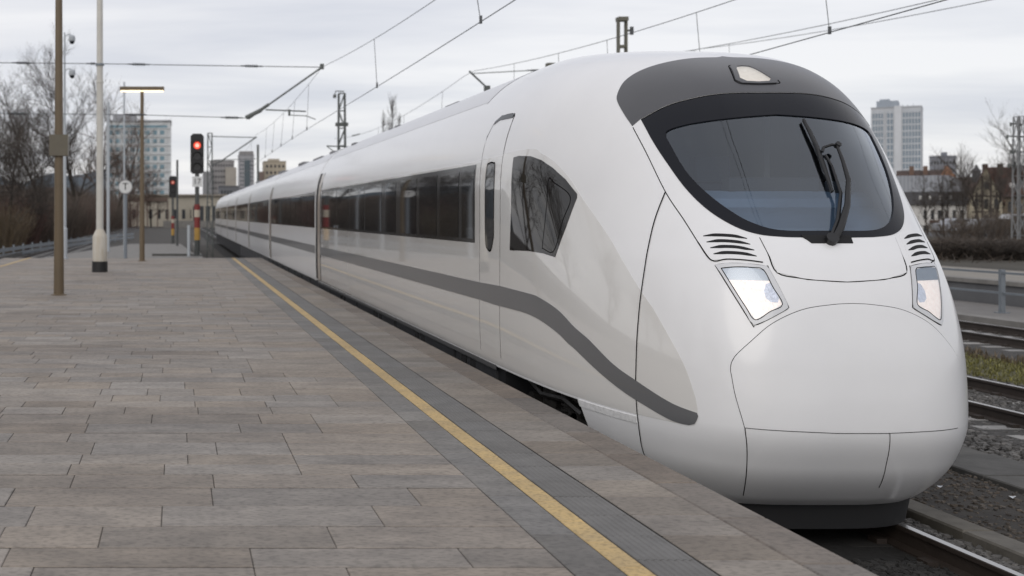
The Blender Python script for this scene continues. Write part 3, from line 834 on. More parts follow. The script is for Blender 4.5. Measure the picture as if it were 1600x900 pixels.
# black valance below the nose
pv = []
zv = np.linspace(-2.36, -2.13, 6)
g = G()
for z in zv:
    k = 0.86 - 0.05*(-2.13 - z)/0.23
    pl = []
    for t in np.linspace(-math.pi/2, math.pi/2, 41):
        pl.append((CX + 1.27*k*np.sign(math.sin(t))*abs(math.sin(t))**(2/3.2), 9.8 - (9.8-8.66)*abs(math.cos(t))**(2/3.2), z + EYE))
    g.v += pl
for i in range(5):
    for j in range(40): a = i*41 + j; g.f.append((a, a+1, a+42, a+41))
g.f.append(tuple(range(40, -1, -1))); g.f.append(tuple(range(5*41, 6*41)))
g.build('valance', mat('valance_black', (0.006, 0.006, 0.007), rough=0.7), train, smooth=True, sharp=50)
P2, N2, F2 = shell(12.9, [-2.16, -2.159], keep=lambda C: np.zeros(C.shape[:2], bool))
g = G()   # underside closing the nose cone
row = P2[:len(P2)//2]; row = row[row[:, 1] < Y_SEAM + 0.5]
n = len(row); g.v = UP(row) + [(CX + (p[0]-CX)*0.7, 9.4 + (p[1]-9.4)*0.8, EYE - 2.2) for p in row]
for i in range(n-1): g.f.append((i, n+i, n+i+1, i+1))
g.build('nose_underside', M_under, train)

# ---- roof details
rf = G()
def roof_box(y0, y1, dx, hw, h, name='roof_box', m=None, base=None):
    g = G(); zt = EYE + 0.2 + 1.55*(1 - (min(abs(dx) + hw, 1.45)/1.5)**2.4)**(1/2.4) - 0.02
    g.box(CX+dx-hw, CX+dx+hw, y0, y1, zt, zt + h)
    return g.build(name, m or M_bezel, train)
M_roofgrey = mat('roof_equipment_grey', (0.22, 0.225, 0.24), rough=0.5, noise=0.2, nscale=5)
for y0, y1, dx, hw, h in [(16.4, 17.2, -0.62, 0.16, 0.035), (20.6, 21.0, -0.7, 0.12, 0.05), (21.3, 21.6, -0.7, 0.12, 0.05), (25.2, 25.7, -0.7, 0.2, 0.07), (28.6, 29.4, -0.7, 0.2, 0.08), (31.0, 33.0, -0.65, 0.25, 0.07),
                          (36.0, 37.5, -0.6, 0.25, 0.12), (43, 45, -0.6, 0.25, 0.12), (48, 50, -0.6, 0.25, 0.12), (56, 58, -0.6, 0.25, 0.12), (62, 63, -0.6, 0.25, 0.12), (68, 71, -0.6, 0.25, 0.12), (80, 83, -0.6, 0.25, 0.12)]:
    roof_box(y0, y1, dx, hw, h, 'roof_vent', M_roofgrey)
# roof hatch joint lines
def roof_pt(x, y): 
    t = abs(x)/1.5; z = 0.2 + 1.55*(1 - t**2.4)**(1/2.4); return np.array([CX + x, y, min(z, ZT-0.003)])
for ya, yb in ((14.2, 18.6), (19.6, 25.2)):
    seam('panel_gap', [roof_pt(-1.02, ya), roof_pt(-1.02, (ya+yb)/2), roof_pt(-1.02, yb)], M_gap, train, 0.012, 0.002, 0.5)
    seam('panel_gap', [roof_pt(-1.02, yb), roof_pt(-0.8, yb), roof_pt(-0.45, yb), roof_pt(-0.1, yb)], M_gap, train, 0.012, 0.002, 0.1)
seam('panel_gap', [roof_pt(x, 13.3) for x in (-1.2, -1.02, -0.8, -0.5, -0.1)], M_gap, train, 0.01, 0.002, 0.06)

# ================================================================== THE SETTING
GZ = -1.0            # ground
RZ = -0.76           # rail tops
XE = 3.12            # platform edge
M_ground = mat('dirt_ground', (0.075, 0.068, 0.06), rough=0.95, noise=0.55, nscale=0.9, bump=0.6, bscale=14, coord='World')
M_soil = mat('dark_soil', (0.05, 0.044, 0.038), rough=0.95, noise=0.6, nscale=3.0, bump=0.9, bscale=22, coord='World')
M_ballast = mat('ballast', (0.085, 0.08, 0.076), rough=0.95, noise=0.75, nscale=16, bump=1.0, bscale=18, coord='World')
M_stone = mat('ballast_stone', (0.10, 0.095, 0.09), rough=0.9, island=0.55)
M_conc = mat('concrete', (0.24, 0.23, 0.215), rough=0.85, noise=0.35, nscale=2.2, bump=0.2, bscale=40, coord='World')
M_conc_d = mat('concrete_dark', (0.11, 0.107, 0.10), rough=0.9, noise=0.45, nscale=2.5, bump=0.3, bscale=30, coord='World')
M_rail = mat('rail_steel', (0.045, 0.034, 0.028), rough=0.6, noise=0.4, nscale=4)
M_railtop = mat('rail_head', (0.42, 0.41, 0.40), rough=0.28, metal=0.9)
M_sleeper = mat('sleeper_concrete', (0.36, 0.35, 0.335), rough=0.9, noise=0.4, nscale=5, objrand=0.2)
M_mortar = mat('paving_joint', (0.05, 0.047, 0.043), rough=0.95)
def paving(name, base, c2, **kw):
    return mat(name, base, rough=0.72, noise=1, col2=c2, nscale=5.0, stretch=(0.62, 1.15, 1), bump=0.35, bscale=110, coord='World', stain=0.76, contrast=0.24, **kw)
M_slab = paving('paving_stone', (0.345, 0.298, 0.250), (0.205, 0.180, 0.155), objrand=0.14)
M_slab_i = paving('paving_stone_far', (0.345, 0.298, 0.250), (0.205, 0.180, 0.155), island=0.12)
M_edge = paving('edge_stone', (0.305, 0.267, 0.225), (0.195, 0.171, 0.147), objrand=0.12)
M_edge_i = paving('edge_stone_far', (0.305, 0.267, 0.225), (0.195, 0.171, 0.147), island=0.12)
M_cope = paving('coping_stone', (0.245, 0.206, 0.170), (0.155, 0.132, 0.112), objrand=0.10)
M_cope_i = paving('coping_stone_far', (0.245, 0.206, 0.170), (0.155, 0.132, 0.112), island=0.10)
M_border = paving('border_stone', (0.240, 0.226, 0.208), (0.158, 0.150, 0.140), objrand=0.13)
M_border_i = paving('border_stone_far', (0.240, 0.226, 0.208), (0.158, 0.150, 0.140), island=0.13)
M_yellow = mat('yellow_marking', (0.62, 0.44, 0.19), rough=0.7, noise=1, col2=(0.43, 0.32, 0.17), nscale=5, stain=0.85, bump=0.2, bscale=80, coord='World')
M_tact = mat('tactile_paving', (0.172, 0.167, 0.160), rough=0.75, noise=0.3, nscale=5, objrand=0.08, coord='World')
M_tact_i = mat('tactile_paving_far', (0.172, 0.167, 0.160), rough=0.75, noise=0.3, nscale=5, island=0.08, coord='World')

g = G(); g.box(-700, 900, -60, 2600, GZ - 0.5, GZ)
tag(g.build('ground', M_ground), kind='structure')

# ---- the island platform
PEND = 43.0
g = G(); g.box(-6.40, XE - 0.09, -6, PEND, GZ - 0.2, -0.013)
plat = g.build('platform', M_mortar); tag(plat, kind='structure')
WL[plat.name] = Vector((0, 0, 0))
g = G(); g.box(XE - 0.085, XE - 0.07, -6, PEND, GZ - 0.1, -0.14); g.box(-6.42, -6.402, -6, PEND, GZ - 0.1, -0.14)
g.build('platform_wall', M_conc_d, plat)
_mesh = {}
def slab_mesh(lx, ly, m, kind='slab'):
    k = (round(lx, 3), round(ly, 3), m.name, kind)
    if k not in _mesh:
        g = G()
        if kind == 'slab': g.slab(-lx/2, lx/2, -ly/2, ly/2, -0.06, 0.0, 0.0045)
        elif kind == 'cope': g.slab(-lx/2, lx/2, -ly/2, ly/2, -0.14, 0.0, 0.012)
        else:
            n = 8; pr = [(-lx/2, -0.05)]
            w = lx / n
            for i in range(n):
                x = -lx/2 + i*w; pr += [(x + 0.12*w, -0.0045), (x + 0.30*w, 0.0), (x + 0.70*w, 0.0), (x + 0.88*w, -0.0045)]
            pr += [(lx/2, -0.05)]
            vs = [(x, -ly/2, z) for x, z in pr] + [(x, ly/2, z) for x, z in pr]; q = len(pr)
            g.add(vs, [(i, i+1, q+i+1, q+i) for i in range(q-1)] + [tuple(range(q-1, -1, -1))])
        me = bpy.data.meshes.new('paving_' + kind); me.from_pydata(g.v, [], g.f); me.materials.append(m); me.materials.append(M_mortar); me.update()
        if kind != 'rib':
            for i in range(1, 5): me.polygons[i].material_index = 1      # dirt packed in the joints
        _mesh[k] = (me, g)
    return _mesh[k]
def put(stuff, lx, ly, m, x, y, z, kind='slab'):
    me, g = slab_mesh(lx, ly, m, kind)
    if kind != 'rib': stuff.d = getattr(stuff, 'd', []) + [len(stuff.f) + i for i in range(1, 5)]
    stuff.add([(a + x, b + y, c + z) for a, b, c in g.v], g.f)
def dirty(o, g):
    o.data.materials.append(M_mortar)
    for i in getattr(g, 'd', []): o.data.polygons[i].material_index = 1
    return o
rng = random.Random(11)
J = 0.007
depths = [0.30, 0.34, 0.38, 0.42]; lens = [0.42, 0.5, 0.6, 0.7, 0.85, 1.0, 1.15]
JX, JY = 0.003, 0.012
XL, XR = -6.40, 1.765
n_ind = 0; far = G(); y = 1.6
while y < PEND - 0.3:
    d = rng.choice(depths)
    if y > 4.6 and n_ind >= 300: d = 0.38
    if y + d > PEND: d = PEND - y - 0.002
    x = XR; first = True
    while x > XL + 0.1:
        l = rng.choice(lens)
        if first: l = rng.choice([0.42, 0.7, 1.0]); first = False
        if x - l < XL + 0.3: l = x - XL
        xc, yc = x - l/2, y + d/2
        dz = rng.uniform(-0.0018, 0.0018)
        vis = y > 4.75 and x > -0.16*(y + d) - 0.05
        if vis and n_ind < 300 and l in lens:
            o = piece('paving_slab', slab_mesh(l - JX, d - JY, M_slab)[0], M_slab, plat, (xc, yc, dz)); n_ind += 1
        else: put(far, l - JX, d - JY, M_slab_i, xc, yc, dz)
        x -= l
    y += d
far.box(XL, XR, -6, 1.58, -0.05, -0.001)
o = dirty(far.build('paving', M_slab_i, plat), far); tag(o, kind='stuff')
strips = [('border_slab', XR, 1.997, M_border, M_border_i, 'slab', 0.8), ('yellow_marking', 1.999, 2.126, M_yellow, M_yellow, 'slab', 0.4),
          ('tactile_slab', 2.13, 2.412, M_tact, M_tact_i, 'rib', 0.4), ('edge_slab', 2.415, 2.85, M_edge, M_edge_i, 'slab', 0.4), ('coping_slab', 2.853, XE, M_cope, M_cope_i, 'cope', 0.8)]
for nm, x0, x1, m, mi, kd, st in strips:
    far = G(); y = 2.0 + rng.uniform(0, 0.3); k = 0
    while y < PEND - 0.05:
        l = min(st, PEND - y)
        if nm == 'border_slab': l = min(rng.choice([0.4, 0.4, 0.8]), PEND - y)
        dz = rng.uniform(-0.001, 0.001); xc = (x0 + x1)/2; lx = x1 - x0 - 0.004
        if 4.7 < y < 24 and l > 0.39:
            piece(nm, slab_mesh(lx, l - J + 0.001, m, kd)[0], m, plat, (xc, y + l/2, dz))
        else: put(far, lx, l - J + 0.001, mi, xc, y + l/2, dz, kd)
        y += l
    tag(dirty(far.build(nm + 's', mi, plat), far), kind='stuff')
# yellow marking along the far left edge
g = G(); g.box(-5.58, -5.46, 6, PEND, -0.01, 0.005); g.build('yellow_line', M_yellow, plat)
g = G(); g.box(-6.45, -6.40, -6, PEND, -0.16, 0.004); g.build('kerb', M_edge_i, plat)
# the low end of the platform, sloping down
g = G()
g.add([(-5.2, 43.02, -0.02), (0.85, 43.02, -0.02), (0.2, 84, -0.5), (-3.4, 84, -0.5), (-5.2, 43.02, -1.1), (0.85, 43.02, -1.1), (0.2, 84, -1.1), (-3.4, 84, -1.1)],
      [(0, 1, 2, 3), (0, 4, 5, 1), (1, 5, 6, 2), (2, 6, 7, 3), (3, 7, 4, 0)])
rp = g.build('platform_ramp', M_conc); tag(rp, kind='structure')
g = G(); g.box(-1.05, 0.80, 46.8, 47.2, -0.12, 0.02)
g.build('drain_kerb', M_conc_d, rp)
g = G()
for k in range(16):
    g.slab(0.92 + 0.01*k, 1.16 + 0.01*k, 43.3 + k*2.6, 43.3 + k*2.6 + 2.55, -1.1, -0.42, 0.02)
ck = g.build('cable_trough', M_conc, None); tag(ck, kind='structure')

# ---- tracks
def track(name, xc, y0, y1, sleepers=True, ind=(0, 0), bed=None, slm=None):
    slm = slm or M_sleeper
    g = G(); n = 1
    g.add([(xc-1.9, y0, GZ+0.004), (xc-1.35, y0, RZ-0.17), (xc+1.35, y0, RZ-0.17), (xc+1.9, y0, GZ+0.004), (xc-1.9, y1, GZ+0.004), (xc-1.35, y1, RZ-0.17), (xc+1.35, y1, RZ-0.17), (xc+1.9, y1, GZ+0.004)],
          [(0, 4, 5, 1), (1, 5, 6, 2), (2, 6, 7, 3), (0, 1, 2, 3)])
    t = g.build(name, bed or M_ballast); tag(t, kind='structure'); WL[t.name] = Vector((0, 0, 0))
    for s in (-1, 1):
        x = xc + s*0.7525; g = G()
        pr = [(-0.07, -0.17), (0.07, -0.17), (0.07, -0.155), (0.012, -0.135), (0.010, -0.045), (0.036, -0.034), (0.036, -0.006), (0.028, -0.001), (-0.028, -0.001), (-0.036, -0.006), (-0.036, -0.034), (-0.010, -0.045), (-0.012, -0.135), (-0.07, -0.155)]
        g.prism([(x + a, RZ + b) for a, b in pr], y0, y1)
        r = g.build('rail', M_rail, t); WL[r.name] = Vector((0, 0, 0))
        g = G(); g.box(x - 0.029, x + 0.029, y0, y1, RZ - 0.004, RZ); g.build('rail_head', M_railtop, r)
    g = G(); g.prism([(xc-1.3, RZ-0.22), (xc+1.3, RZ-0.22), (xc+1.3, RZ-0.165), (xc+0.45, RZ-0.165), (xc+0.3, RZ-0.175), (xc-0.3, RZ-0.175), (xc-0.45, RZ-0.165), (xc-1.3, RZ-0.165)], -0.12, 0.12)
    me = bpy.data.meshes.new('sleeper'); me.from_pydata(g.v, [], g.f); me.materials.append(slm); me.update()
    cl = G()
    for s in (-1, 1):
        for e in (-1, 1): cl.box(xc + s*0.7525 + e*0.12 - 0.04, xc + s*0.7525 + e*0.12 + 0.04, -0.06, 0.06, RZ-0.17, RZ-0.125)
    cm = bpy.data.meshes.new('rail_clips'); cm.from_pydata(cl.v, [], cl.f); cm.materials.append(M_rail); cm.update()
    y = y0 + 0.3; rest = G()
    while y < min(y1, 140):
        if ind[0] < y < ind[1]:
            o = piece('sleeper', me, M_sleeper, t, (0, y, 0)); piece('rail_clip', cm, M_rail, t, (0, y, 0))
        elif y > 4: rest.add([(a, b + y, c) for a, b, c in g.v], g.f)
        y += 0.6
    if rest.v: tag(rest.build('sleepers', slm, t), kind='stuff')
    return t
M_shade_bed = mat('shade_ballast', (0.022, 0.021, 0.02), rough=0.95, noise=0.6, nscale=16, bump=1.0, bscale=18, coord='World')  # shade under and ahead of the nose, painted into the bed colour
track('train_track', CX, 2, 400, ind=(6.4, 9.2), bed=M_shade_bed, slm=mat('shade_sleeper', (0.03, 0.028, 0.026), rough=0.9, noise=0.4, nscale=5))  # sleepers near black too, the same painted shade
track('middle_track', 10.8, 2, 400, ind=(13.5, 20))
track('far_track', 16.75, 2, 400, ind=(19, 30))
track('left_track', -8.15, 2, 400, ind=(0, 0))
# strips of ground between the tracks
M_grass = mat('dry_grass_ground', (0.10, 0.105, 0.04), rough=0.95, noise=1, col2=(0.075, 0.062, 0.042), nscale=1.6, bump=0.8, bscale=30, coord='World')
def sheet(name, x0, x1, y0, y1, z, m, kind='structure', parts=None):
    g = G(); g.add([(x0, y0, z), (x1, y0, z), (x1, y1, z), (x0, y1, z)], [(0, 1, 2, 3)]); o = g.build(name, m); tag(o, kind=kind); return o
sheet('soil_strip', 6.30, 7.55, 2, 300, GZ + 0.10, M_soil)
sheet('verge', 12.75, 14.85, 2, 300, GZ + 0.012, M_grass)
# concrete kerb beside the train track and the slab walkway
kb = G(); kb.box(6.08, 6.09, 4, 5, GZ, GZ+0.01); kerb = None
g = G(); g.box(6.06, 6.34, 2, 6.9, GZ-0.2, RZ-0.09)
kerb = g.build('track_kerb', M_conc_d); tag(kerb, kind='structure'); WL[kerb.name] = Vector((0, 0, 0))
M_kerb = mat('kerb_stone', (0.17, 0.155, 0.13), rough=0.9, noise=0.5, nscale=5, bump=0.4, bscale=40, coord='World', objrand=0.12)
g = G(); g.slab(-0.12, 0.12, -0.495, 0.495, -0.32, 0, 0.015)
km = bpy.data.meshes.new('kerb_stone'); km.from_pydata(g.v, [], g.f); km.materials.append(M_kerb); km.update()
for k in range(26): piece('kerb_stone', km, M_kerb, kerb, (6.19 + rng.uniform(-.006, .006), 7.41 + k*1.0, RZ - 0.085 + rng.uniform(-.008, .008)))
g = G(); g.box(7.62, 8.42, 2, 8.9, GZ-0.2, GZ+0.12)
walk = g.build('trough_walkway', M_conc_d); tag(walk, kind='structure'); WL[walk.name] = Vector((0, 0, 0))
M_trough = mat('trough_cover', (0.115, 0.11, 0.10), rough=0.9, noise=0.5, nscale=4, bump=0.4, bscale=30, coord='World', objrand=0.14)
g = G(); g.slab(-0.4, 0.4, -0.49, 0.49, -0.2, 0, 0.012)
km = bpy.data.meshes.new('trough_cover'); km.from_pydata(g.v, [], g.f); km.materials.append(M_trough); km.update()
for k in range(26): piece('trough_cover', km, M_trough, walk, (8.02 + rng.uniform(-.01, .01), 9.4 + k*1.0, GZ + 0.13 + rng.uniform(-.008, .008)))
# ballast stones where the photograph shows them
def stones(name, n, boxes, r0, r1, seed):
    rg = random.Random(seed); g = G()
    base = [(1,0,-.3),(0,1,-.3),(-1,0,-.3),(0,-1,-.3),(.55,.5,.7),(-.5,.55,.65),(-.5,-.5,.7),(.5,-.55,.6)]
    fs = [(0,1,4),(1,5,4),(1,2,5),(2,6,5),(2,3,6),(3,7,6),(3,0,7),(0,4,7),(4,5,6,7)]
    for _ in range(n):
        bx = rg.choices(boxes, weights=[(b[1]-b[0])*(b[3]-b[2]) for b in boxes])[0]
        x, y = rg.uniform(bx[0], bx[1]), rg.uniform(bx[2], bx[3]); r = rg.uniform(r0, r1); a = rg.uniform(0, 6.28); ca, sa = math.cos(a), math.sin(a); h = rg.uniform(.5, 1.0); q = rg.uniform(.65, 1.2)
        vs = []
        for (u, v, w) in base:
            u += rg.uniform(-.25, .25); v += rg.uniform(-.25, .25); w += rg.uniform(-.2, .2)
            u *= r; v *= r*q; vs.append((x + u*ca - v*sa, y + u*sa + v*ca, bx[4] + w*r*h))
        g.add(vs, fs)
    o = g.build(name, M_stone); tag(o, 'loose grey ballast stones', None, kind='stuff'); return o
stones('ballast_stones', 6000, [(5.57, 6.05, 5.5, 15, RZ-0.165)], 0.018, 0.042, 3)
stones('oily_stones', 4000, [(4.0, 5.46, 5.5, 8.4, RZ-0.165)], 0.018, 0.042, 6).data.materials[0] = mat('oily_stone', (0.022, 0.021, 0.02), rough=0.9, island=0.6)  # stone colour blackened to carry the shade around the nose
stones('ballast_stones', 9000, [(8.45, 9.9, 10.5, 22, GZ+0.05), (10.2, 11.4, 13.5, 22, RZ-0.17), (11.6, 12.5, 14, 22, GZ+0.06)], 0.02, 0.05, 4)
stones('soil_crumbs', 3500, [(6.32, 7.6, 7.2, 16, GZ+0.10)], 0.006, 0.028, 5)
bpy.data.objects['soil_crumbs'].data.materials[0] = mat('soil_crumb', (0.075, 0.062, 0.05), rough=0.95, island=0.6)
# litter
g = G(); lp = at(1480, 772, 9.95)
g.add([(6.95, 10.5, GZ+0.115), (6.985, 10.515, GZ+0.13), (6.975, 10.56, GZ+0.118), (6.94, 10.54, GZ+0.125)], [(0, 1, 2, 3)])
g.add([(7.32, 10.1, GZ+0.115), (7.36, 10.11, GZ+0.135), (7.35, 10.16, GZ+0.12), (7.31, 10.14, GZ+0.13)], [(0, 1, 2, 3)])
tag(g.build('litter', mat('paper_white', (0.6, 0.62, 0.65), rough=0.7)), 'pale scraps of paper litter on the dark soil beside the track', 'litter')
# grass tufts
def tufts(name, n, boxes, h0, h1, m, seed, lbl):
    rg = random.Random(seed); g = G()
    for _ in range(n):
        b = rg.choice(boxes); x, y = rg.uniform(b[0], b[1]), rg.uniform(b[2], b[3])
        for _ in range(5):
            a = rg.uniform(0, 6.28); h = rg.uniform(h0, h1); w = 0.006 + h*0.03; dx, dy = math.cos(a), math.sin(a); l = h*rg.uniform(.2, .7)
            px, py = -dy*w, dx*w
            g.add([(x+px, y+py, b[4]), (x-px, y-py, b[4]), (x+dx*l*.4-px*.7, y+dy*l*.4-py*.7, b[4]+h*.6), (x+dx*l*.4+px*.7, y+dy*l*.4+py*.7, b[4]+h*.6), (x+dx*l, y+dy*l, b[4]+h)], [(0,1,2,3), (3,2,4)])
    return tag(g.build(name, m), lbl, kind='stuff')
M_blade = mat('grass_blade', (0.17, 0.16, 0.05), rough=0.8, island=0.5)
M_dry = mat('dry_stalk', (0.12, 0.09, 0.055), rough=0.9, island=0.4)
tufts('grass', 4500, [(12.7, 14.6, 15.5, 26, GZ+0.01)], 0.02, 0.085, M_blade, 8, 'thin green and yellow grass between two tracks')
tufts('dry_weeds', 900, [(14.3, 15.0, 16, 28, GZ+0.01), (-12.0, -9.8, 25, 90, GZ)], 0.05, 0.16, M_dry, 9, 'dry brown weeds beside the tracks')

# ---- the opposite side: pavement, railing, retaining wall, road
M_pave = mat('far_paving', (0.20, 0.19, 0.18), rough=0.85, noise=0.35, nscale=1.2, coord='World')
M_asph = mat('asphalt', (0.055, 0.055, 0.058), rough=0.85, noise=0.25, nscale=1.5, coord='World')
g = G(); g.box(18.05, 21.3, 2, 200, GZ-0.2, GZ+0.27); fp = g.build('far_platform', M_pave); tag(fp, kind='structure'); WL[fp.name] = Vector((0,0,0))
g = G(); g.box(18.0, 18.35, 2, 200, GZ-0.2, GZ+0.31); g.build('kerb', M_conc, fp)
M_wall = mat('grey_wall', (0.14, 0.142, 0.148), rough=0.85, noise=0.3, nscale=1.0, coord='World')
wall = thing('retaining_wall', 'long low grey retaining wall with pale coping behind the far platform', 'wall', (21.5, 30, GZ))
y = 20.0
k = 0
while y < 90:
    g = G(); g.box(21.4, 21.6, y, y+2.98, GZ, -0.22); g.build('wall_panel', M_wall, wall)
    g = G(); g.slab(21.33, 21.72, y, y+2.985, -0.22, -0.10, 0.015); g.build('coping', M_conc, wall)
    y += 3.0
sheet('upper_path', 21.6, 26.5, 2, 300, -0.16, mat('path_gravel', (0.26, 0.24, 0.21), rough=0.9, noise=0.25, nscale=1.5, coord='World'))
sheet('embankment', 26.5, 90, 2, 400, -0.155, mat('scrub_ground', (0.06, 0.052, 0.036), rough=0.95, noise=0.6, nscale=0.5, bump=0.6, bscale=6, coord='World'))
M_galv = mat('galvanised_steel', (0.22, 0.245, 0.27), rough=0.5, metal=0.3, noise=0.2, nscale=5)
fen = thing('railing', 'galvanised steel railing with square posts on the far platform', 'railing', (19.6, 24, GZ+0.27))
for k in range(-3, 6):
    yy = 27.4 + 3.0*k
    g = G(); g.box(19.55, 19.65, yy-0.05, yy+0.05, GZ+0.27, GZ+1.30); g.box(19.48, 19.72, yy-0.12, yy+0.12, GZ+0.27, GZ+0.29); g.build('post', M_galv, fen)
for z in (GZ+1.2, GZ+0.72):
    g = G(); g.box(19.57, 19.61, 18, 45, z, z+0.05); g.build('rail_bar', M_galv, fen)

# ================================================================== PLATFORM FURNITURE
M_bronze = mat('bronze_pole', (0.145, 0.107, 0.064), rough=0.5, noise=0.2, nscale=3)
M_lampglow = mat('lamp_diffuser', (0.9, 0.85, 0.7), rough=0.4, emit=(1.0, 0.80, 0.50), estr=2.2)
def lamp_post(x, y, label, r0=0.095, r1=0.06, box=False, dh=0.0):
    t = thing('street_lamp', label, 'lamp post', (x, y, 0), 'bronze lamp posts on the platform')
    g = G(); g.tube([(x, y, 0), (x, y, 2.5), (x, y, 5.92+dh)], [r0, (r0+r1)/2*1.02, r1], 14); g.build('pole', M_bronze, t, smooth=True, sharp=50)
    g = G(); g.box(x-0.77, x+0.77, y-0.11, y+0.11, 5.92+dh, 6.05+dh); h = g.build('lamp_head', M_bronze, t); WL[h.name] = WL[t.name]
    g = G(); g.box(x-0.74, x+0.74, y-0.09, y+0.09, 5.885+dh, 5.918+dh); g.build('diffuser', M_lampglow, h)
    g = G(); g.lathe(x, y, [(r0+0.05, 0), (r0+0.05, 0.015), (r0+0.01, 0.03)], 14); g.build('base_plate', M_bronze, t)
    if box:
        g = G(); g.box(x-0.18, x+0.19, y-0.13, y+0.12, 2.78, 3.2); g.build('control_box', mat('box_bronze', (0.13, 0.115, 0.085), rough=0.55, noise=0.15), t)
    return t
p = at(92, 461, 23.0); lamp_post(p.x, 23.0, 'tall thick bronze pole nearest the camera with a control box on it', 0.105, 0.068, True, 0.5)
p = at(222, 408, 40.0); lamp_post(p.x, 40.0, 'slender bronze T-shaped lamp post with a glowing flat head')

M_cream = mat('cream_paint', (0.58, 0.565, 0.52), rough=0.45, noise=0.18, nscale=2.5)
M_rustcream = mat('cream_paint_rusty', (0.58, 0.56, 0.51), rough=0.6, noise=1, col2=(0.46, 0.40, 0.31), nscale=4, stretch=(3, 3, 0.6))
p = at(156, 425, 32.4); x, y = p.x, 32.4
t = thing('white_mast', 'cream white painted round mast with a thick sleeve and black foot', 'mast', (x, y, 0))
g = G(); g.lathe(x, y, [(0.103, 1.1), (0.098, 3.0), (0.093, 5.30), (0.105, 5.31), (0.105, 5.36), (0.09, 5.37), (0.085, 8.2)], 18); g.build('pole', M_cream, t, smooth=True, sharp=40)
g = G(); g.lathe(x, y, [(0.195, 0.30), (0.205, 0.45), (0.205, 0.98), (0.19, 1.03), (0.125, 1.16), (0.105, 1.2)], 18); g.build('sleeve', M_rustcream, t, smooth=True, sharp=40)
g = G(); g.lathe(x, y, [(0.225, 0.0), (0.22, 0.30)], 18); g.build('foot', M_black, t, smooth=True, sharp=40)
g = G(); g.lathe(x, y, [(0.125, 5.8), (0.125, 5.86)], 14); g.build('collar', M_galv, t)

p = at(101, 404, 42.0); x, y = p.x, 42.0
M_lgrey = mat('light_grey_paint', (0.42, 0.45, 0.48), rough=0.5)
t = thing('camera_mast', 'thin pale grey mast carrying two small surveillance cameras on short arms', 'camera mast', (x, y, 0))
g = G(); g.tube([(x, y, 0), (x, y, 3.7), (x, y, 8.25)], [0.075, 0.06, 0.03], 10); g.build('pole', M_lgrey, t, smooth=True, sharp=50)
g = G(); g.lathe(x, y, [(0.14, 0), (0.14, 0.05), (0.10, 0.06), (0.10, 1.1), (0.07, 1.15)], 12); g.build('base', M_lgrey, t)
for z in (8.1, 6.85):
    g = G(); g.tube([(x, y, z), (x+0.12, y, z+0.09), (x+0.26, y, z+0.06)], 0.022, 6); a = g.build('arm', M_lgrey, t); WL[a.name] = WL[t.name]
    g = G(); g.lathe(x+0.27, y, [(0.03, z+0.07), (0.11, z+0.02), (0.12, z-0.13), (0.10, z-0.16)], 14); a = g.build('security_camera', M_lgrey, t, smooth=True, sharp=40); WL[a.name] = WL[t.name]
    g = G(); g.lathe(x+0.27, y, [(0.095, z-0.16), (0.09, z-0.21), (0.05, z-0.26), (0.01, z-0.27)], 14); g.build('dome', M_frit, a, smooth=True)

M_signwhite = mat('sign_white', (0.62, 0.63, 0.63), rough=0.5)
M_signblack = mat('sign_black', (0.015, 0.015, 0.016), rough=0.5)
M_postgrey = mat('post_blue_grey', (0.19, 0.215, 0.245), rough=0.5)
p = at(196, 403, 42.5); x, y = p.x, 42.5; c = at(195.5, 292, 42.5)
t = thing('stop_sign', 'round white sign with a black letter on a blue-grey post', 'sign', (x, y, 0))
g = G(); g.cyl((x, y, 0), (x, y, c.z - 0.02), 0.062, n=10); g.build('post', M_postgrey, t, smooth=True, sharp=50)
g = G(); g.disc((x, y-0.07, c.z), 0.265, 0.05, 28); a = g.build('sign_plate', mat('sign_rim_grey', (0.22, 0.22, 0.23)), t, smooth=True, sharp=40); WL[a.name] = WL[t.name]
g = G(); g.disc((x, y-0.076, c.z), 0.235, 0.005, 28); g.build('sign_face', M_signwhite, a)
g = G(); text_mesh(g, 'T', x, y-0.08, c.z, 0.36); g.build('letter', M_signblack, a)

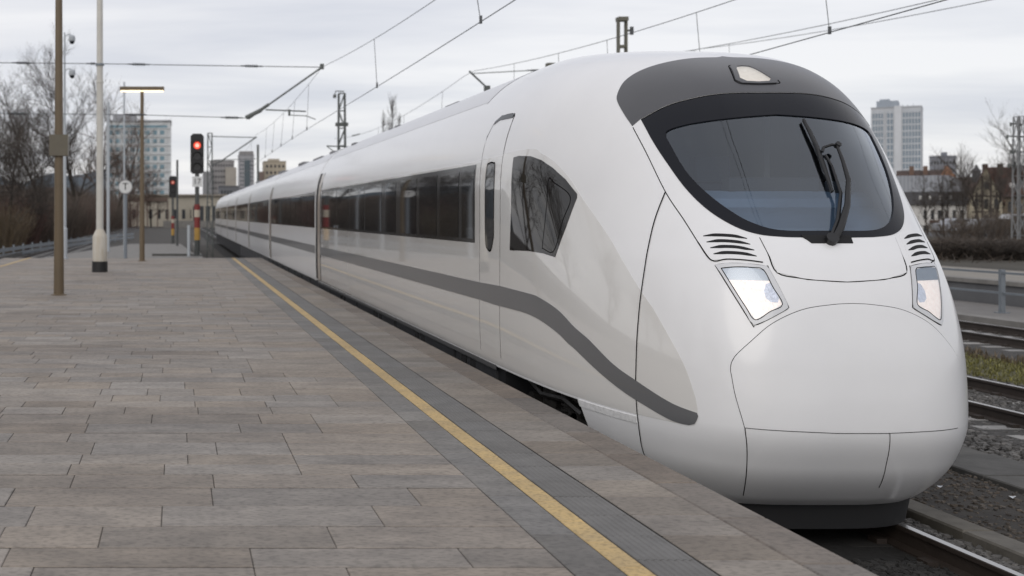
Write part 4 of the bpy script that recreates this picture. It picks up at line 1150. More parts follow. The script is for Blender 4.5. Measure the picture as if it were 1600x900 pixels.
def signal(px, base_py, Y, top_py, label, lit, plate=None, w=0.52, base_z=0.0, bright=0.95):
    p = at(px, base_py, Y); x = p.x; zt = at(px, top_py, Y).z; hh = 1.56
    t = thing('railway_signal', label, 'signal', (x, Y, base_z), 'red railway signals')
    M_sb = mat('signal_black', (0.012, 0.012, 0.013), rough=0.5)
    g = G(); pr = [(-w/2, 0.08), (-w/2+0.08, 0), (w/2-0.08, 0), (w/2, 0.08), (w/2, hh-0.1), (w/2-0.1, hh), (-w/2+0.1, hh), (-w/2, hh-0.1)]
    g.prism([(x+a, zt-hh+b) for a, b in pr], Y-0.10, Y+0.12); a = g.build('signal_head', M_sb, t); WL[a.name] = WL[t.name]
    for k in range(3):
        zc = zt - 0.46 - 0.43*k
        g = G()
        for i in range(12):
            t0 = math.pi*(i/12) ; t1 = math.pi*((i+1)/12)
            q = [(x+0.17*math.cos(t0), Y-0.10, zc+0.17*math.sin(t0)), (x+0.17*math.cos(t1), Y-0.10, zc+0.17*math.sin(t1)), (x+0.17*math.cos(t1), Y-0.30, zc+0.17*math.sin(t1)), (x+0.17*math.cos(t0), Y-0.30, zc+0.17*math.sin(t0))]
            g.add(q, [(0, 1, 2, 3)])
        g.build('lens_hood', M_sb, a)
        g = G(); g.disc((x, Y-0.125, zc), 0.14, 0.02, 20)
        g.build('signal_lamp', mat('signal_red_%d' % int(bright*10), (0.6, 0.05, 0.03), rough=0.3, emit=(1.0, 0.10, 0.05), estr=bright) if k == 0 and lit else mat('lens_dark', (0.02, 0.02, 0.022), rough=0.1), a)
        if k == 0 and lit:
            g = G(); g.disc((x, Y-0.13, zc), 0.075, 0.004, 16); g.build('lamp_core', mat('signal_core_%d' % int(bright*10), (1, 0.6, 0.5), emit=(1.0, 0.55, 0.42), estr=bright*0.9), a)
    g = G(); g.cyl((x, Y, base_z+1.9), (x, Y, zt-hh+0.02), 0.085, n=10); g.build('pole', M_galvd, t, smooth=True, sharp=50)
    g = G(); g.cyl((x, Y, base_z), (x, Y, base_z+0.62), 0.11, n=10); g.box(x-0.2, x+0.2, Y-0.2, Y+0.2, base_z, base_z+0.05); g.build('pole_foot', M_galvd, t, smooth=True, sharp=40)
    bands = [((0.42, 0.25, 0.06), 0.62, 1.10, 'yellow'), ((0.19, 0.025, 0.022), 1.10, 1.52, 'red'), ((0.45, 0.40, 0.32), 1.52, 1.80, 'white'), ((0.19, 0.025, 0.022), 1.80, 2.02, 'red')]
    for cc, a0, a1, nm in bands:
        g = G(); g.cyl((x, Y, base_z+a0), (x, Y, base_z+a1), 0.115, n=12); b = g.build('warning_band', mat('band_' + nm, cc, rough=0.5), t, smooth=True, sharp=40); b['label'] = nm + ' band on the pole'
    if plate:
        c = at(px, plate[1], Y)
        g = G(); g.box(x-0.19, x+0.19, Y-0.14, Y-0.10, c.z-0.20, c.z+0.20); q = g.build('number_plate', M_signwhite, t); WL[q.name] = WL[t.name]
        g = G(); text_mesh(g, plate[0], x, Y-0.145, c.z, 0.30); g.build('number', mat('plate_ink', (0.05, 0.05, 0.055)), q)
    return t
M_galvd = mat('dark_galvanised', (0.075, 0.08, 0.078), rough=0.55, noise=0.2)
signal(308, 400, 45.0, 209, 'large signal showing bright red on a banded pole at the platform end', True, ('17', 284))
signal(270, 365, 84.0, 275, 'small distant signal showing red beyond the platform end', True, None, 0.56, -0.5, 0.16)

def slim_post(px, py, Y, top_py, r, m, label, cat='post', name='marker_post', base_z=0.0):
    p = at(px, py, Y); g = G(); g.tube([(p.x, Y, base_z), (p.x, Y, at(px, top_py, Y).z)], r, 8)
    return tag(g.build(name, m, smooth=True, sharp=50, origin=(p.x, Y, base_z)), label, cat)
slim_post(295, 400, 44.6, 352, 0.06, M_lgrey, 'short white marker post left of the red signal')
slim_post(169, 376, 56, 160, 0.075, M_lgrey, 'slim pale post behind the cream white mast', base_z=GZ)
slim_post(277, 372, 74, 250, 0.07, M_galvd, 'thin dark pole just behind the small distant signal', base_z=GZ)
t = slim_post(194, 372, 60, 128, 0.045, M_lgrey, 'very thin pale aerial pole rising behind the lamp post head', base_z=GZ)

# guard rail along the left track
gr = thing('guard_rail', 'grey steel guard rail beyond the left track', 'guard rail', (-10.4, 40, GZ))
for k in range(34):
    yy = 20 + k*3.0; xx = -10.4 + 0.0009*max(0, yy-40)**2
    g = G(); g.box(xx-0.05, xx+0.05, yy-0.05, yy+0.05, GZ, GZ+0.85); g.build('post', M_galv, gr)
for z in (GZ+0.62, GZ+0.30):
    g = G(); pts = [(-10.33 + 0.0009*max(0, yy-40)**2, yy, z) for yy in np.arange(18, 121, 3.0)]
    for a, b in zip(pts[:-1], pts[1:]):
        g.add([(a[0], a[1], z-0.1), (b[0], b[1], z-0.1), (b[0], b[1], z+0.1), (a[0], a[1], z+0.1), (a[0]-0.05, a[1], z-0.1), (b[0]-0.05, b[1], z-0.1), (b[0]-0.05, b[1], z+0.1), (a[0]-0.05, a[1], z+0.1)], [(0,1,2,3), (7,6,5,4), (3,2,6,7), (1,0,4,5)])
    g.build('rail_beam', M_galv, gr)
g = G(); g.box(-9.75, -9.5, 2, 140, GZ-0.2, GZ+0.35); tag(g.build('edge_kerb', M_conc_d), kind='structure')

# ================================================================== OVERHEAD LINE
M_wire = mat('wire_dark', (0.09, 0.095, 0.10), rough=0.5)
M_insul = mat('insulator_dark', (0.05, 0.055, 0.06), rough=0.4)
M_mast = mat('mast_green_grey', (0.11, 0.12, 0.115), rough=0.6, noise=0.2, nscale=3)
M_concmast = mat('mast_olive', (0.15, 0.145, 0.115), rough=0.7, noise=0.25, nscale=3)
WR = 0.008
def catenary(label, xc, contact, mess, y0, y1, drops, r=WR):
    t = thing('overhead_line', label, 'overhead wire', (xc, 20, 0), 'overhead wires along the tracks')
    g = G(); g.tube([(xc + 0.12*math.sin(yy*0.09), yy, EYE + contact(yy)) for yy in np.arange(y0 if xc < 16 else 34, y1, 4.0)], r*1.1, 5); g.build('contact_wire', M_wire, t)
    g = G(); g.tube([(xc, yy, EYE + mess(yy)) for yy in np.arange(y0, y1, 1.5)], r, 5); g.build('messenger_wire', M_wire, t)
    for yy in drops:
        g = G(); g.cyl((xc, yy, EYE + mess(yy)), (xc + 0.12*math.sin(yy*0.09), yy, EYE + contact(yy)), 0.007, n=4); g.box(xc + 0.12*math.sin(yy*0.09)-0.02, xc + 0.12*math.sin(yy*0.09)+0.02, yy-0.02, yy+0.02, EYE+contact(yy)-0.03, EYE+contact(yy)+0.10)
        g.build('dropper', M_wire, t)
def span(zs, k, y0s):
    """messenger: parabolas between supports"""
    def f(y):
        for a, b, zm in y0s:
            if a <= y <= b: m = (a+b)/2; h = (b-a)/2; return zm + (zs - zm)*((y-m)/h)**2
        return zs
    return f
catenary('overhead line right above the train', CX, lambda y: 3.12, span(4.9, 0, [(-26, 38, 3.72), (38, 70, 4.6), (70, 110, 4.4)]), -20, 108, [18.6, 28, 42, 47, 52, 57, 62, 75, 82, 90])
catenary('overhead line above the middle track behind the train', 10.8, lambda y: 3.06, span(5.3, 0, [(-12.5, 42.5, 4.09), (42.5, 80, 4.7)]), -12, 80, [19.3, 24, 29, 32.7, 37, 47, 55, 62], 0.009)
catenary('overhead line above the far track on the right', 16.75, lambda y: 3.10, span(5.75, 0, [(-15, 42.5, 4.55), (42.5, 85, 5.0)]), -15, 85, [35, 50, 60], 0.010)
g = G(); ff = span(6.15, 0, [(-15, 43, 4.75), (43, 85, 5.3)]); g.tube([(19.0, yy, EYE + ff(yy)) for yy in np.arange(-14, 84, 2.0)], 0.010, 5)
tag(g.build('feeder_wire', M_wire, origin=(19, 20, EYE+4)), 'single feeder wire farthest to the right of the tracks', 'wire')
def insulator(g, p, d, n=6, r=0.055, st=0.07):
    p = Vector(p); d = Vector(d).normalized()
    g.cyl(p - d*(n*st/2 + 0.15), p + d*(n*st/2 + 0.15), 0.022, n=6)
    for i in range(n):
        c = p + d*((i - (n-1)/2)*st); g.cyl(c - d*0.02, c + d*0.02, r, r*0.7, n=10)
# cross span from the left that carries the line above the train
Y1 = 38.0
hs = thing('cross_span', 'cross span wires with insulators and slanting tube reaching the line above the train', 'overhead span', (-2, Y1, 0))
U = [at(-600, 84, Y1), at(0, 98, Y1), at(150, 99.5, Y1), at(300, 102, Y1), at(500, 105, Y1)]
Lw = [at(-600, 160, Y1), at(0, 177, Y1), at(200, 179, Y1), at(388, 184.5, Y1)]
g = G(); g.tube(U, 0.014, 5); g.build('upper_wire', M_wire, hs)
g = G(); g.tube(Lw, 0.012, 5); g.build('lower_wire', M_wire, hs)
g = G(); g.tube([at(-160, 40, Y1), at(0, 157, Y1), at(26, 176, Y1)], 0.012, 5); g.build('stay_wire', M_wire, hs)
for px, py in ((36, 98.3), (145, 99.4), (217, 100.5), (393, 103.3)):
    g = G(); insulator(g, at(px, py, Y1), (1, 0, -0.02), 6 if px != 145 else 2); g.build('insulator', M_insul, hs)
for px, py in ((28, 177.4), (212, 179.2), (362, 183.8)):
    g = G(); insulator(g, at(px, py, Y1), (1, 0, -0.02), 6); g.build('insulator', M_insul, hs)
g = G(); g.tube([at(388, 186, Y1), at(503, 105, Y1)], 0.03, 8); g.cyl(at(384, 184, Y1), at(408, 172, Y1), 0.07, n=8); g.cyl(at(400, 177, Y1), at(420, 163, Y1), 0.055, n=8); g.build('bracket_tube', M_mast, hs)
g = G(); g.tube([at(415, 171.5, Y1), at(478, 174, Y1)], 0.025, 6); g.tube([at(452, 174, Y1), at(453, 180, Y1), at(478, 181, Y1), at(493, 186.5, Y1)], 0.016, 6); g.cyl(at(452, 171, Y1), at(452, 181, Y1), 0.04, n=6); g.build('steady_arm', M_mast, hs)
g = G(); g.box(at(503,104,Y1).x-0.06, at(503,104,Y1).x+0.06, Y1-0.08, Y1+0.08, at(503,108,Y1).z, at(503,100,Y1).z); g.build('clamp', M_mast, hs)
# masts
def lattice(name, x, y, z0, z1, w, label, group=None, m=None, taper=0.7):
    t = thing(name, label, 'mast', (x, y, z0), group); m = m or M_mast
    n = max(4, int((z1 - z0)/0.8)); c = []
    for sx, sy in ((-1,-1), (1,-1), (1,1), (-1,1)):
        g = G(); g.tube([(x+sx*w/2, y+sy*w/2, z0), (x+sx*w/2*taper, y+sy*w/2*taper, z1)], 0.035, 4); g.build('corner_post', m, t)
    g = G()
    for i in range(n):
        a = z0 + (z1-z0)*i/n; b = z0 + (z1-z0)*(i+1)/n; wa = w/2*(1 + (taper-1)*i/n); wb = w/2*(1 + (taper-1)*(i+1)/n); s = 1 if i % 2 else -1
        for sy in (-1, 1): g.cyl((x-s*wa, y+sy*wa, a), (x+s*wb, y+sy*wb, b), 0.02, n=4); g.cyl((x-wb, y+sy*wb, b), (x+wb, y+sy*wb, b), 0.016, n=4)
        for sx in (-1, 1): g.cyl((x+sx*wa, y-s*wa, a), (x+sx*wb, y+s*wb, b), 0.02, n=4)
    q = g.build('lattice_bracing', m, t); tag(q, kind='stuff')
    return t
# far cantilever over the train line
Y2 = 70.0
x2 = at(328, 345, Y2).x
t = lattice('overhead_mast', x2, Y2, GZ, at(328, 208, Y2).z, 0.36, 'slim lattice mast at the platform end holding the next bracket of the line', 'lattice masts')
g = G(); g.tube([at(328, 213, Y2), at(401, 215, Y2)], 0.03, 6); g.tube([at(331, 258, Y2), at(345, 252, Y2), at(401, 214, Y2)], 0.045, 6); g.tube([at(334, 250, Y2), at(400, 248, Y2)], 0.02, 5); g.build('bracket', M_mast, t)
slim_post(403, 345, 100, 226, 0.10, M_mast, 'faint thin mast standing right of the distant tower', 'mast', 'overhead_mast', GZ)
x = at(534, 300, 57).x
t = lattice('overhead_mast', x, 57, GZ, at(534, 146, 57).z, 0.42, 'lattice mast with small lamp arms rising behind the train roof', 'lattice masts')
zt = at(534, 146, 57).z
g = G(); g.tube([(x-0.35, 57, zt-0.1), (x-0.3, 57, zt+0.12), (x, 57, zt+0.1), (x+0.12, 57, zt+0.1)], 0.03, 6); g.box(x-0.42, x-0.28, 56.9, 57.1, zt-0.22, zt-0.06); g.build('lamp_arm', M_mast, t); g = G(); g.box(x-0.3, x+0.3, 56.85, 57.15, zt-1.62, zt-1.45); g.build('cross_plate', M_mast, t)
g = G(); g.tube([(x-0.75, 57, zt-2.6), (x+0.6, 57, zt-2.65)], 0.03, 5); g.tube([(x-0.75, 57, zt-2.6), (x-0.1, 57, zt-3.1)], 0.025, 5); g.tube([(x+0.5, 57, zt-2.1), (x+0.9, 57, zt-2.0)], 0.025, 5); g.build('cross_arm', M_mast, t)
def h_mast(x, y, z1, label, group=None):
    t = thing('overhead_mast', label, 'mast', (x, y, GZ), group)
    for s in (-1, 1):
        g = G(); g.box(x+s*0.118-0.024, x+s*0.118+0.024, y-0.09, y+0.09, GZ, z1-0.12); g.build('flange', M_concmast, t)
    g = G(); g.box(x-0.15, x+0.15, y-0.145, y+0.145, z1-0.12, z1)
    z = z1 - 0.95
    while z > GZ: q = G(); q.box(x-0.094, x+0.094, y-0.07, y+0.07, z, z+0.09); q.build('batten', M_concmast, t); z -= 0.95
    g.build('cap', M_concmast, t)
    return t
x = at(972, 60, 35.6).x
t = h_mast(x, 35.6, at(972, 27, 35.6).z, 'ladder-like olive mast standing behind the train nose roof')
zz = at(985, 48, 35.6).z
g = G(); g.box(x+0.15, x+0.34, 35.55, 35.65, zz-0.02, zz+0.03); g.cyl((x+0.30, 35.6, zz-0.12), (x+0.30, 35.6, zz+0.12), 0.06, n=8); g.build('insulator', M_insul, t)
# cantilever behind the train for the middle track
Y3 = 42.5; x3 = 13.75
t = h_mast(x3, Y3, EYE + 5.6, 'mast hidden behind the train that holds the bracket of the middle track')
A = at(733, 111, Y3)
g = G(); g.tube([A, at(765, 141, Y3), (x3, Y3, EYE + 3.3)], 0.035, 6); g.tube([at(737, 115, Y3), at(830, 110, Y3), (x3, Y3, at(850, 108, Y3).z)], 0.018, 6)
g.box(at(761, 140, Y3).x-0.1, at(761, 140, Y3).x+0.1, Y3-0.08, Y3+0.08, at(761, 146, Y3).z, at(761, 134, Y3).z); g.build('bracket', M_mast, t)
g = G(); insulator(g, at(837, 110, Y3), (1, 0, 0), 5, 0.05); g.build('insulator', M_insul, t)
# right lattice mast
x = at(1592, 330, 50).x
t = lattice('overhead_mast', x, 50, -0.15, at(1592, 182, 50).z, 0.38, 'pale lattice mast at the right edge in front of the gabled house', 'lattice masts', mat('mast_pale', (0.17, 0.175, 0.18), rough=0.6))
zt = at(1592, 182, 50).z
g = G()
for dz, l in ((0.3, 0.35), (0.85, 0.5), (1.5, 0.35), (2.1, 0.45)): g.tube([(x-l, 50, zt-dz), (x+l*0.5, 50, zt-dz-0.05)], 0.03, 5); g.cyl((x-l, 50, zt-dz-0.12), (x-l, 50, zt-dz+0.04), 0.05, n=6)
g.build('cross_arm', M_mast, t)

# ================================================================== TREES
M_bark = mat('bark_dark', (0.045, 0.037, 0.03), rough=0.95, noise=0.4, nscale=5, bump=0.4, bscale=20)
M_twig = mat('twig_brown', (0.062, 0.051, 0.043), rough=0.95, island=0.3)
M_twig2 = mat('twig_reddish', (0.095, 0.065, 0.05), rough=0.95, island=0.35)
def bare_tree(x, y, z0, h, label, seed, spread=0.55, levels=5, trunk_r=None, group=None, name='bare_tree', m2=None, upright=0.25, first=0.25, twigs=3, thick=1.0):
    rg = random.Random(seed); trunk = G(); crown = G(); tr = trunk_r or h*0.018
    def rnd(): return Vector((rg.gauss(0, 1), rg.gauss(0, 1), rg.gauss(0, 1)))
    def branch(p, d, ln, r, lv):
        n = 4 if lv <= 1 else 3; pts = [p]; rs = [r]; q = p.copy(); dd = d.copy()
        for i in range(n):
            dd = (dd + rnd()*0.11 + Vector((0, 0, upright*0.25))).normalized(); q = q + dd*(ln/n); pts.append(q.copy()); rs.append(r*(1 - 0.55*(i+1)/n))
        (trunk if lv == 0 else crown).tube(pts, rs, 7 if lv == 0 else (5 if lv == 1 else 3), caps=False)
        if lv >= levels: return
        k = (6 if lv == 0 else (5 if lv < 3 else twigs + 1))
        for i in range(k):
            t = first + (1-first)*(i + rg.uniform(0.1, 0.9))/k if lv == 0 else rg.uniform(0.25, 1.0)
            f = t*n; a = min(int(f), n-1); pp = pts[a].lerp(pts[a+1], f-a); rr = max(rs[a]*(0.62 if lv else 0.5), 0.008*thick)
            side = rnd(); ax = (pts[a+1] - pts[a]).normalized(); side = (side - ax*side.dot(ax)).normalized()
            nd = (ax*(1-spread) + side*spread*rg.uniform(0.8, 1.3) + Vector((0, 0, upright))).normalized()
            branch(pp, nd, ln*rg.uniform(0.45, 0.72)*(1.0 if lv else (1.1 - 0.45*t)), rr, lv+1)
        if lv < levels: branch(pts[-1], dd, ln*0.6, rs[-1], lv+1)
    branch(Vector((x, y, z0 - 0.1)), Vector((rg.uniform(-.04, .04), 0, 1)), h*0.55, tr, 0)
    t = thing(name, label, 'tree', (x, y, z0), group)
    trunk.build('trunk', M_bark, t, smooth=True); crown.build('crown', m2 or M_twig, t)
    return t
def pp(px, Y): return (px - VX)/FPX*Y
GT = 'bare winter trees beyond the left track'
def ltree(px, Y, top_py, label, seed, spread, levels, **kw):
    h = at(px, top_py, Y).z - GZ
    bare_tree(pp(px, Y), Y, GZ, h*0.98, label, seed, spread, levels, h*0.0165, GT, thick=Y/85, twigs=3, **kw)
ltree(122, 135, 100, 'tallest bare tree, its trunk between the bronze pole and the white mast', 21, 0.5, 5)
ltree(66, 100, 128, 'bare tree with a leaning trunk just left of the bronze pole', 5, 0.6, 5)
ltree(18, 84, 160, 'wide bare tree at the left edge with a bushy crown', 33, 0.75, 5)
ltree(-40, 74, 120, 'bare tree just past the left edge of the photograph', 41, 0.65, 5)
ltree(180, 218, 178, 'thin bare tree in front of the left half of the white office block', 17, 0.55, 4, m2=M_twig2)
ltree(204, 236, 240, 'small reddish bare tree low in front of the office block', 18, 0.6, 4, m2=M_twig2)
ltree(154, 178, 160, 'bare tree standing directly behind the cream white mast', 19, 0.6, 4, m2=M_twig2)
ltree(236, 246, 268, 'low bare tree in front of the cream station building', 20, 0.6, 4, m2=M_twig2)
# trees further left, seen mirrored in the side of the train
for k, (x, y, h, sd) in enumerate([(-17, 58, 11, 51), (-20, 44, 12, 52), (-18, 30, 10, 53), (-24, 22, 12, 54)]):
    bare_tree(x, y, GZ, h, ['bare tree outside the left edge, farthest along the fence', 'broad bare tree outside the left edge, third along the fence', 'bare tree outside the left edge, second along the fence', 'tall bare tree outside the left edge, nearest the camera'][k], sd, 0.6, 4, 0.2, GT, thick=2.2)
for k, (x, y, h, sd) in enumerate([(-13.5, 2, 9, 55), (-12.8, 9, 8, 56), (-14.5, 15, 10, 57)]):
    bare_tree(x, y, GZ, h, ['dense bare tree outside the left edge, level with the camera', 'small dense bare tree outside the left edge just ahead of the camera', 'dense bare tree outside the left edge a little farther ahead'][k], sd, 0.65, 5, 0.2, GT, thick=2.6, m2=M_twig2)
added_wall = thing('boundary_wall', 'long brown wall added out of view beyond the left track for the train glass to reflect', 'wall', (-11.6, 20, GZ))  # unseen wall, added and sized for its dark reflection in the train windows
for k in range(11):
    g = G(); g.box(-11.75, -11.5, -2 + k*5, 2.96 + k*5, GZ, 0.5); g.build('wall_panel', mat('added_wall_brown', (0.10, 0.085, 0.075), rough=0.9, noise=0.4, nscale=3, coord='World'), added_wall)
    g = G(); g.slab(-11.82, -11.43, -2 + k*5, 2.98 + k*5, 0.5, 0.6, 0.02); g.build('coping', M_conc_d, added_wall)
def shrub(x, y, z0, w, h, label, seed, n=260, m=None, group=None, name='shrub'):
    rg = random.Random(seed); g = G()
    for _ in range(n):
        a = rg.uniform(0, 6.28); r = rg.uniform(0, 0.35)*w; b = Vector((x + r*math.cos(a)*1.2, y + r*math.sin(a), z0)); hh = h*rg.uniform(0.5, 1.0); l = rg.uniform(0.05, 0.5)*w
        a2 = a + rg.uniform(-.8, .8); e = b + Vector((l*math.cos(a2), l*math.sin(a2), hh)); c = b.lerp(e, 0.55) + Vector((0, 0, 0.12*hh))
        rr = rg.uniform(0.008, 0.02)
        g.tube([b, c, e], [rr, rr*0.8, rr*0.3], 3, caps=False)
        for _ in range(4):
            f = rg.uniform(0.3, 1); s = b.lerp(c, f/0.55) if f < 0.55 else c.lerp(e, (f-0.55)/0.45); t = s + Vector((rg.gauss(0, .22)*w*.5, rg.gauss(0, .22)*w*.5, rg.uniform(0.05, 0.35)*h*0.6))
            g.tube([s, t], [rr*0.6, rr*0.2], 3, caps=False)
    return tag(g.build(name, m or M_twig, origin=(x, y, z0)), label, 'shrub', group)
M_brush = mat('brush_brown', (0.095, 0.075, 0.06), rough=0.95, island=0.4)
M_brush2 = mat('brush_red', (0.125, 0.072, 0.06), rough=0.95, island=0.4)
M_brush3 = mat('brush_ochre', (0.15, 0.115, 0.075), rough=0.95, island=0.3)
rs = random.Random(4)
lab = ['ochre brushwood shrub low at the left edge', 'reddish shrub at the foot of the wide left tree', 'brown shrub left of the bronze pole', 'dark shrub between bronze pole and camera mast', 'dark brown shrub under the tallest bare tree', 'reddish shrub left of the white mast', 'brown thicket right behind the white mast', 'dense brown shrub left of the round sign', 'reddish shrub behind the round sign', 'low brown shrub left of the lamp post', 'dark shrub at the foot of the lamp post view', 'far brown shrub near the cream station building']
for k, px in enumerate([5, 28, 60, 84, 108, 128, 146, 164, 182, 198, 214, 224]):
    Y = max(70, 11.9*1800/(278 - px)); tp_ = [300, 285, 292, 285, 290, 292, 296, 298, 300, 304, 308, 312][k]; hh_ = at(px, tp_, Y).z - GZ
    shrub(pp(px, Y), Y, GZ, 3.2*Y/75, hh_*0.8, lab[k], 60+k, 420, [M_brush3, M_brush2, M_brush, M_brush, M_brush, M_brush2, M_brush, M_brush, M_brush2, M_brush, M_brush, M_brush2][k], 'brown shrubs beyond the left track')
# behind them an older thicket that reads as one mass
rg = random.Random(77); g = G()
for _ in range(2600):
    px_ = rg.uniform(-60, 218); y = rg.uniform(1, 1.25)*14*1800/(278-px_); x = pp(px_, y); h = (at(0, rg.uniform(292, 322), y).z - GZ)
    b = Vector((x, y, GZ)); e = b + Vector((rg.gauss(0, .8), rg.gauss(0, .5), h)); g.tube([b, b.lerp(e, .5) + Vector((rg.gauss(0, .2), 0, 0)), e], [0.05, 0.04, 0.015], 3, caps=False)
    for _ in range(3):
        s = b.lerp(e, rg.uniform(.3, 1)); g.tube([s, s + Vector((rg.gauss(0, .9), rg.gauss(0, .6), rg.uniform(.2, 1.3)))], [0.03, 0.01], 3, caps=False)
tag(g.build('thicket', M_brush), 'brown leafless thicket behind the trees on the left', kind='stuff')
# poplars behind the roof
def poplar(px, Y, top_py, label, seed, w):
    x = pp(px, Y); h = at(px, top_py, Y).z - GZ
    rg = random.Random(seed); tr = G(); cr_ = G()
    tr.tube([(x, Y, GZ), (x, Y, GZ+h*0.6), (x, Y, GZ+h)], [0.16, 0.10, 0.03], 6)
    for i in range(190):
        z = rg.uniform(0.2, 0.96); a = rg.uniform(0, 6.28); l = w*(1 - abs(z-0.5)*1.1)*rg.uniform(.5, 1); b = Vector((x, Y, GZ + h*z)); e = b + Vector((l*math.cos(a), l*math.sin(a), l*rg.uniform(1.6, 3)))
        cr_.tube([b, b.lerp(e, .5) + Vector((math.cos(a)*l*.25, math.sin(a)*l*.25, 0)), e], [0.035, 0.025, 0.012], 3, caps=False)
    t = thing('poplar_tree', label, 'tree', (x, Y, GZ), 'poplars behind the train roof'); tr.build('trunk', M_bark, t); cr_.build('crown', M_twig, t)
poplar(613, 210, 150, 'tallest bare poplar above the train roof, middle of three', 91, 1.7)
poplar(599, 212, 172, 'small bare poplar above the train roof, left of the tallest', 92, 1.0)
poplar(624, 214, 176, 'narrow bare poplar above the train roof, right of the tallest', 93, 0.9)

# right: scrub on the embankment, bare trees before the houses
rs = random.Random(9)
names = ['brown scrub bush nearest the train nose on the embankment', 'second brown scrub bush right of the train nose', 'third brown scrub bush on the embankment below the cars', 'brown scrub bush under the dark parked car', 'brown scrub bush left of the right lattice mast', 'brown scrub bush at the foot of the right lattice mast', 'brown scrub bush at the right edge of the embankment']
for k, px in enumerate([1470, 1492, 1513, 1535, 1556, 1578, 1600]):
    shrub(pp(px, 46), 46 + rs.uniform(-1, 1), -0.155, 2.0, 0.78, names[k], 120+k, 420, M_brush if k % 2 else M_twig, 'brown scrub along the embankment')
for k, (px, h, s) in enumerate([(1486, 1.7, 301), (1517, 2.1, 302), (1548, 1.9, 303), (1579, 2.3, 304), (1606, 2.0, 305)]):
    shrub(pp(px, 74 + k), 74 + k, -0.155, 2.4, h, ['leggy bare bush in front of the pale grey car', 'leggy bare bush in front of the silver car', 'leggy bare bush in front of the dark car', 'tallest leggy bare bush, left of the white van', 'leggy bare bush in front of the white van'][k], s, 110, M_brush, 'leggy bushes before the parked cars')
rg = random.Random(78); g = G()
for _ in range(2600):
    y = rg.uniform(42, 60); x = rg.uniform(28, 60); b = Vector((x, y, -0.155)); e = b + Vector((rg.gauss(0, .3), rg.gauss(0, .3), rg.uniform(.12, .42))); g.tube([b, e], [0.014, 0.005], 3, caps=False)
tag(g.build('scrub', M_brush), 'low brown scrub covering the embankment', kind='stuff')
GR = 'bare trees in front of the houses on the right'
bare_tree(pp(1476, 92), 92, -0.2, 5.5, 'bare tree in front of the white house', 61, 0.45, 4, 0.09, GR)
bare_tree(pp(1504, 88), 88, -0.2, 6.5, 'bare tree between the white house and the gabled house', 62, 0.45, 4, 0.1, GR)
bare_tree(pp(1536, 84), 84, -0.2, 6.5, 'bare tree in front of the gable end', 63, 0.5, 4, 0.12, GR)
bare_tree(pp(1561, 90), 90, -0.2, 6.0, 'bare tree in front of the brown roof of the gabled house', 64, 0.55, 4, 0.1, GR)
bare_tree(pp(1598, 86), 86, -0.2, 9.0, 'tall bare tree at the right edge beside the lattice mast', 65, 0.5, 4, 0.12, GR)
bare_tree(pp(1450, 100), 100, -0.2, 5.0, 'low bare tree right beside the train nose', 66, 0.5, 4, 0.08, GR)

# ================================================================== BUILDINGS
def wallm(n, c, **k): return mat(n, c, rough=0.85, noise=0.2, nscale=0.25, coord='World', **k)
M_pane = mat('far_window', (0.06, 0.085, 0.10), rough=0.15, spec=0.6)
M_paneblue = mat('far_window_blue', (0.16, 0.26, 0.31), rough=0.15)
M_pd = mat('far_window_dark', (0.03, 0.033, 0.037), rough=0.2)
def px_box(x0, x1, ytop, Y, depth, z0=None):
    a = at(x0, ytop, Y); b = at(x1, ytop, Y); return a.x, b.x, Y, Y + depth, (GZ if z0 is None else z0), a.z
def facade(parent, x0, x1, z0, z1, Y, nx, nz, fw, fh, m, name='window', skip=None, deep=0.25, stuff=False):
    """window panes set into shallow frames on the front of a building; each its own part, sharing one mesh"""
    dx, dz = (x1-x0)/nx, (z1-z0)/nz; w, h = dx*fw, dz*fh
    g = G(); g.box(-w/2, w/2, -0.06, 0.02, -h/2, h/2)
    g2 = G(); b = min(w, h)*0.08
    me = bpy.data.meshes.new(name); me.from_pydata(g.v, [], g.f); me.materials.append(m); me.update(); s = G()
    for i in range(nx):
        for j in range(nz):
            if skip and skip(i, j): continue
            p = (x0 + dx*(i+.5), Y, z0 + dz*(j+.5))
            if stuff: s.add([(a + p[0], b_ + p[1], c + p[2]) for a, b_, c in g.v], g.f)
            else: piece(name, me, m, parent, p)
    if stuff: tag(s.build(name + 's', m, parent), kind='stuff')
# white office block on the left
Y = 383.0; b = px_box(166, 267, 190, Y, 18)
t = thing('office_block', 'white office block with rows of blue windows behind the left trees', 'building', (b[0], Y, GZ))
M_office = wallm('office_white', (0.60, 0.62, 0.63))
g = G(); g.box(*b); g.build('wall', M_office, t)
facade(t, b[0]+0.3, b[1]-1.8, 2.0, b[5]-2.2, Y, 8, 10, 0.68, 0.50, M_paneblue)
g = G(); g.box(b[0], b[1]-1.2, Y-0.15, Y+0.05, b[5]-2.1, b[5]-1.2); g.build('window_strip', M_paneblue, t)
g = G(); g.box(b[0]-0.2, b[1]+0.2, Y-0.4, Y+18, b[5], b[5]+0.5); g.box(b[0]+2, b[0]+10, Y+2, Y+8, b[5]+0.5, b[5]+2.6); g.build('roof', wallm('office_roof', (0.33, 0.34, 0.36)), t)
g = G()
for j in range(11): z = 2.0 + (b[5]-4.2)*j/10; g.box(b[0], b[1], Y-0.3, Y-0.05, z-0.12, z+0.12)
for i in range(10): xx = b[0] + (b[1]-b[0]-1.5)*i/9 ; g.box(xx-0.1, xx+0.1, Y-0.35, Y-0.04, 0, b[5]-2.2)
tag(g.build('facade_fins', M_office, t), kind='stuff')
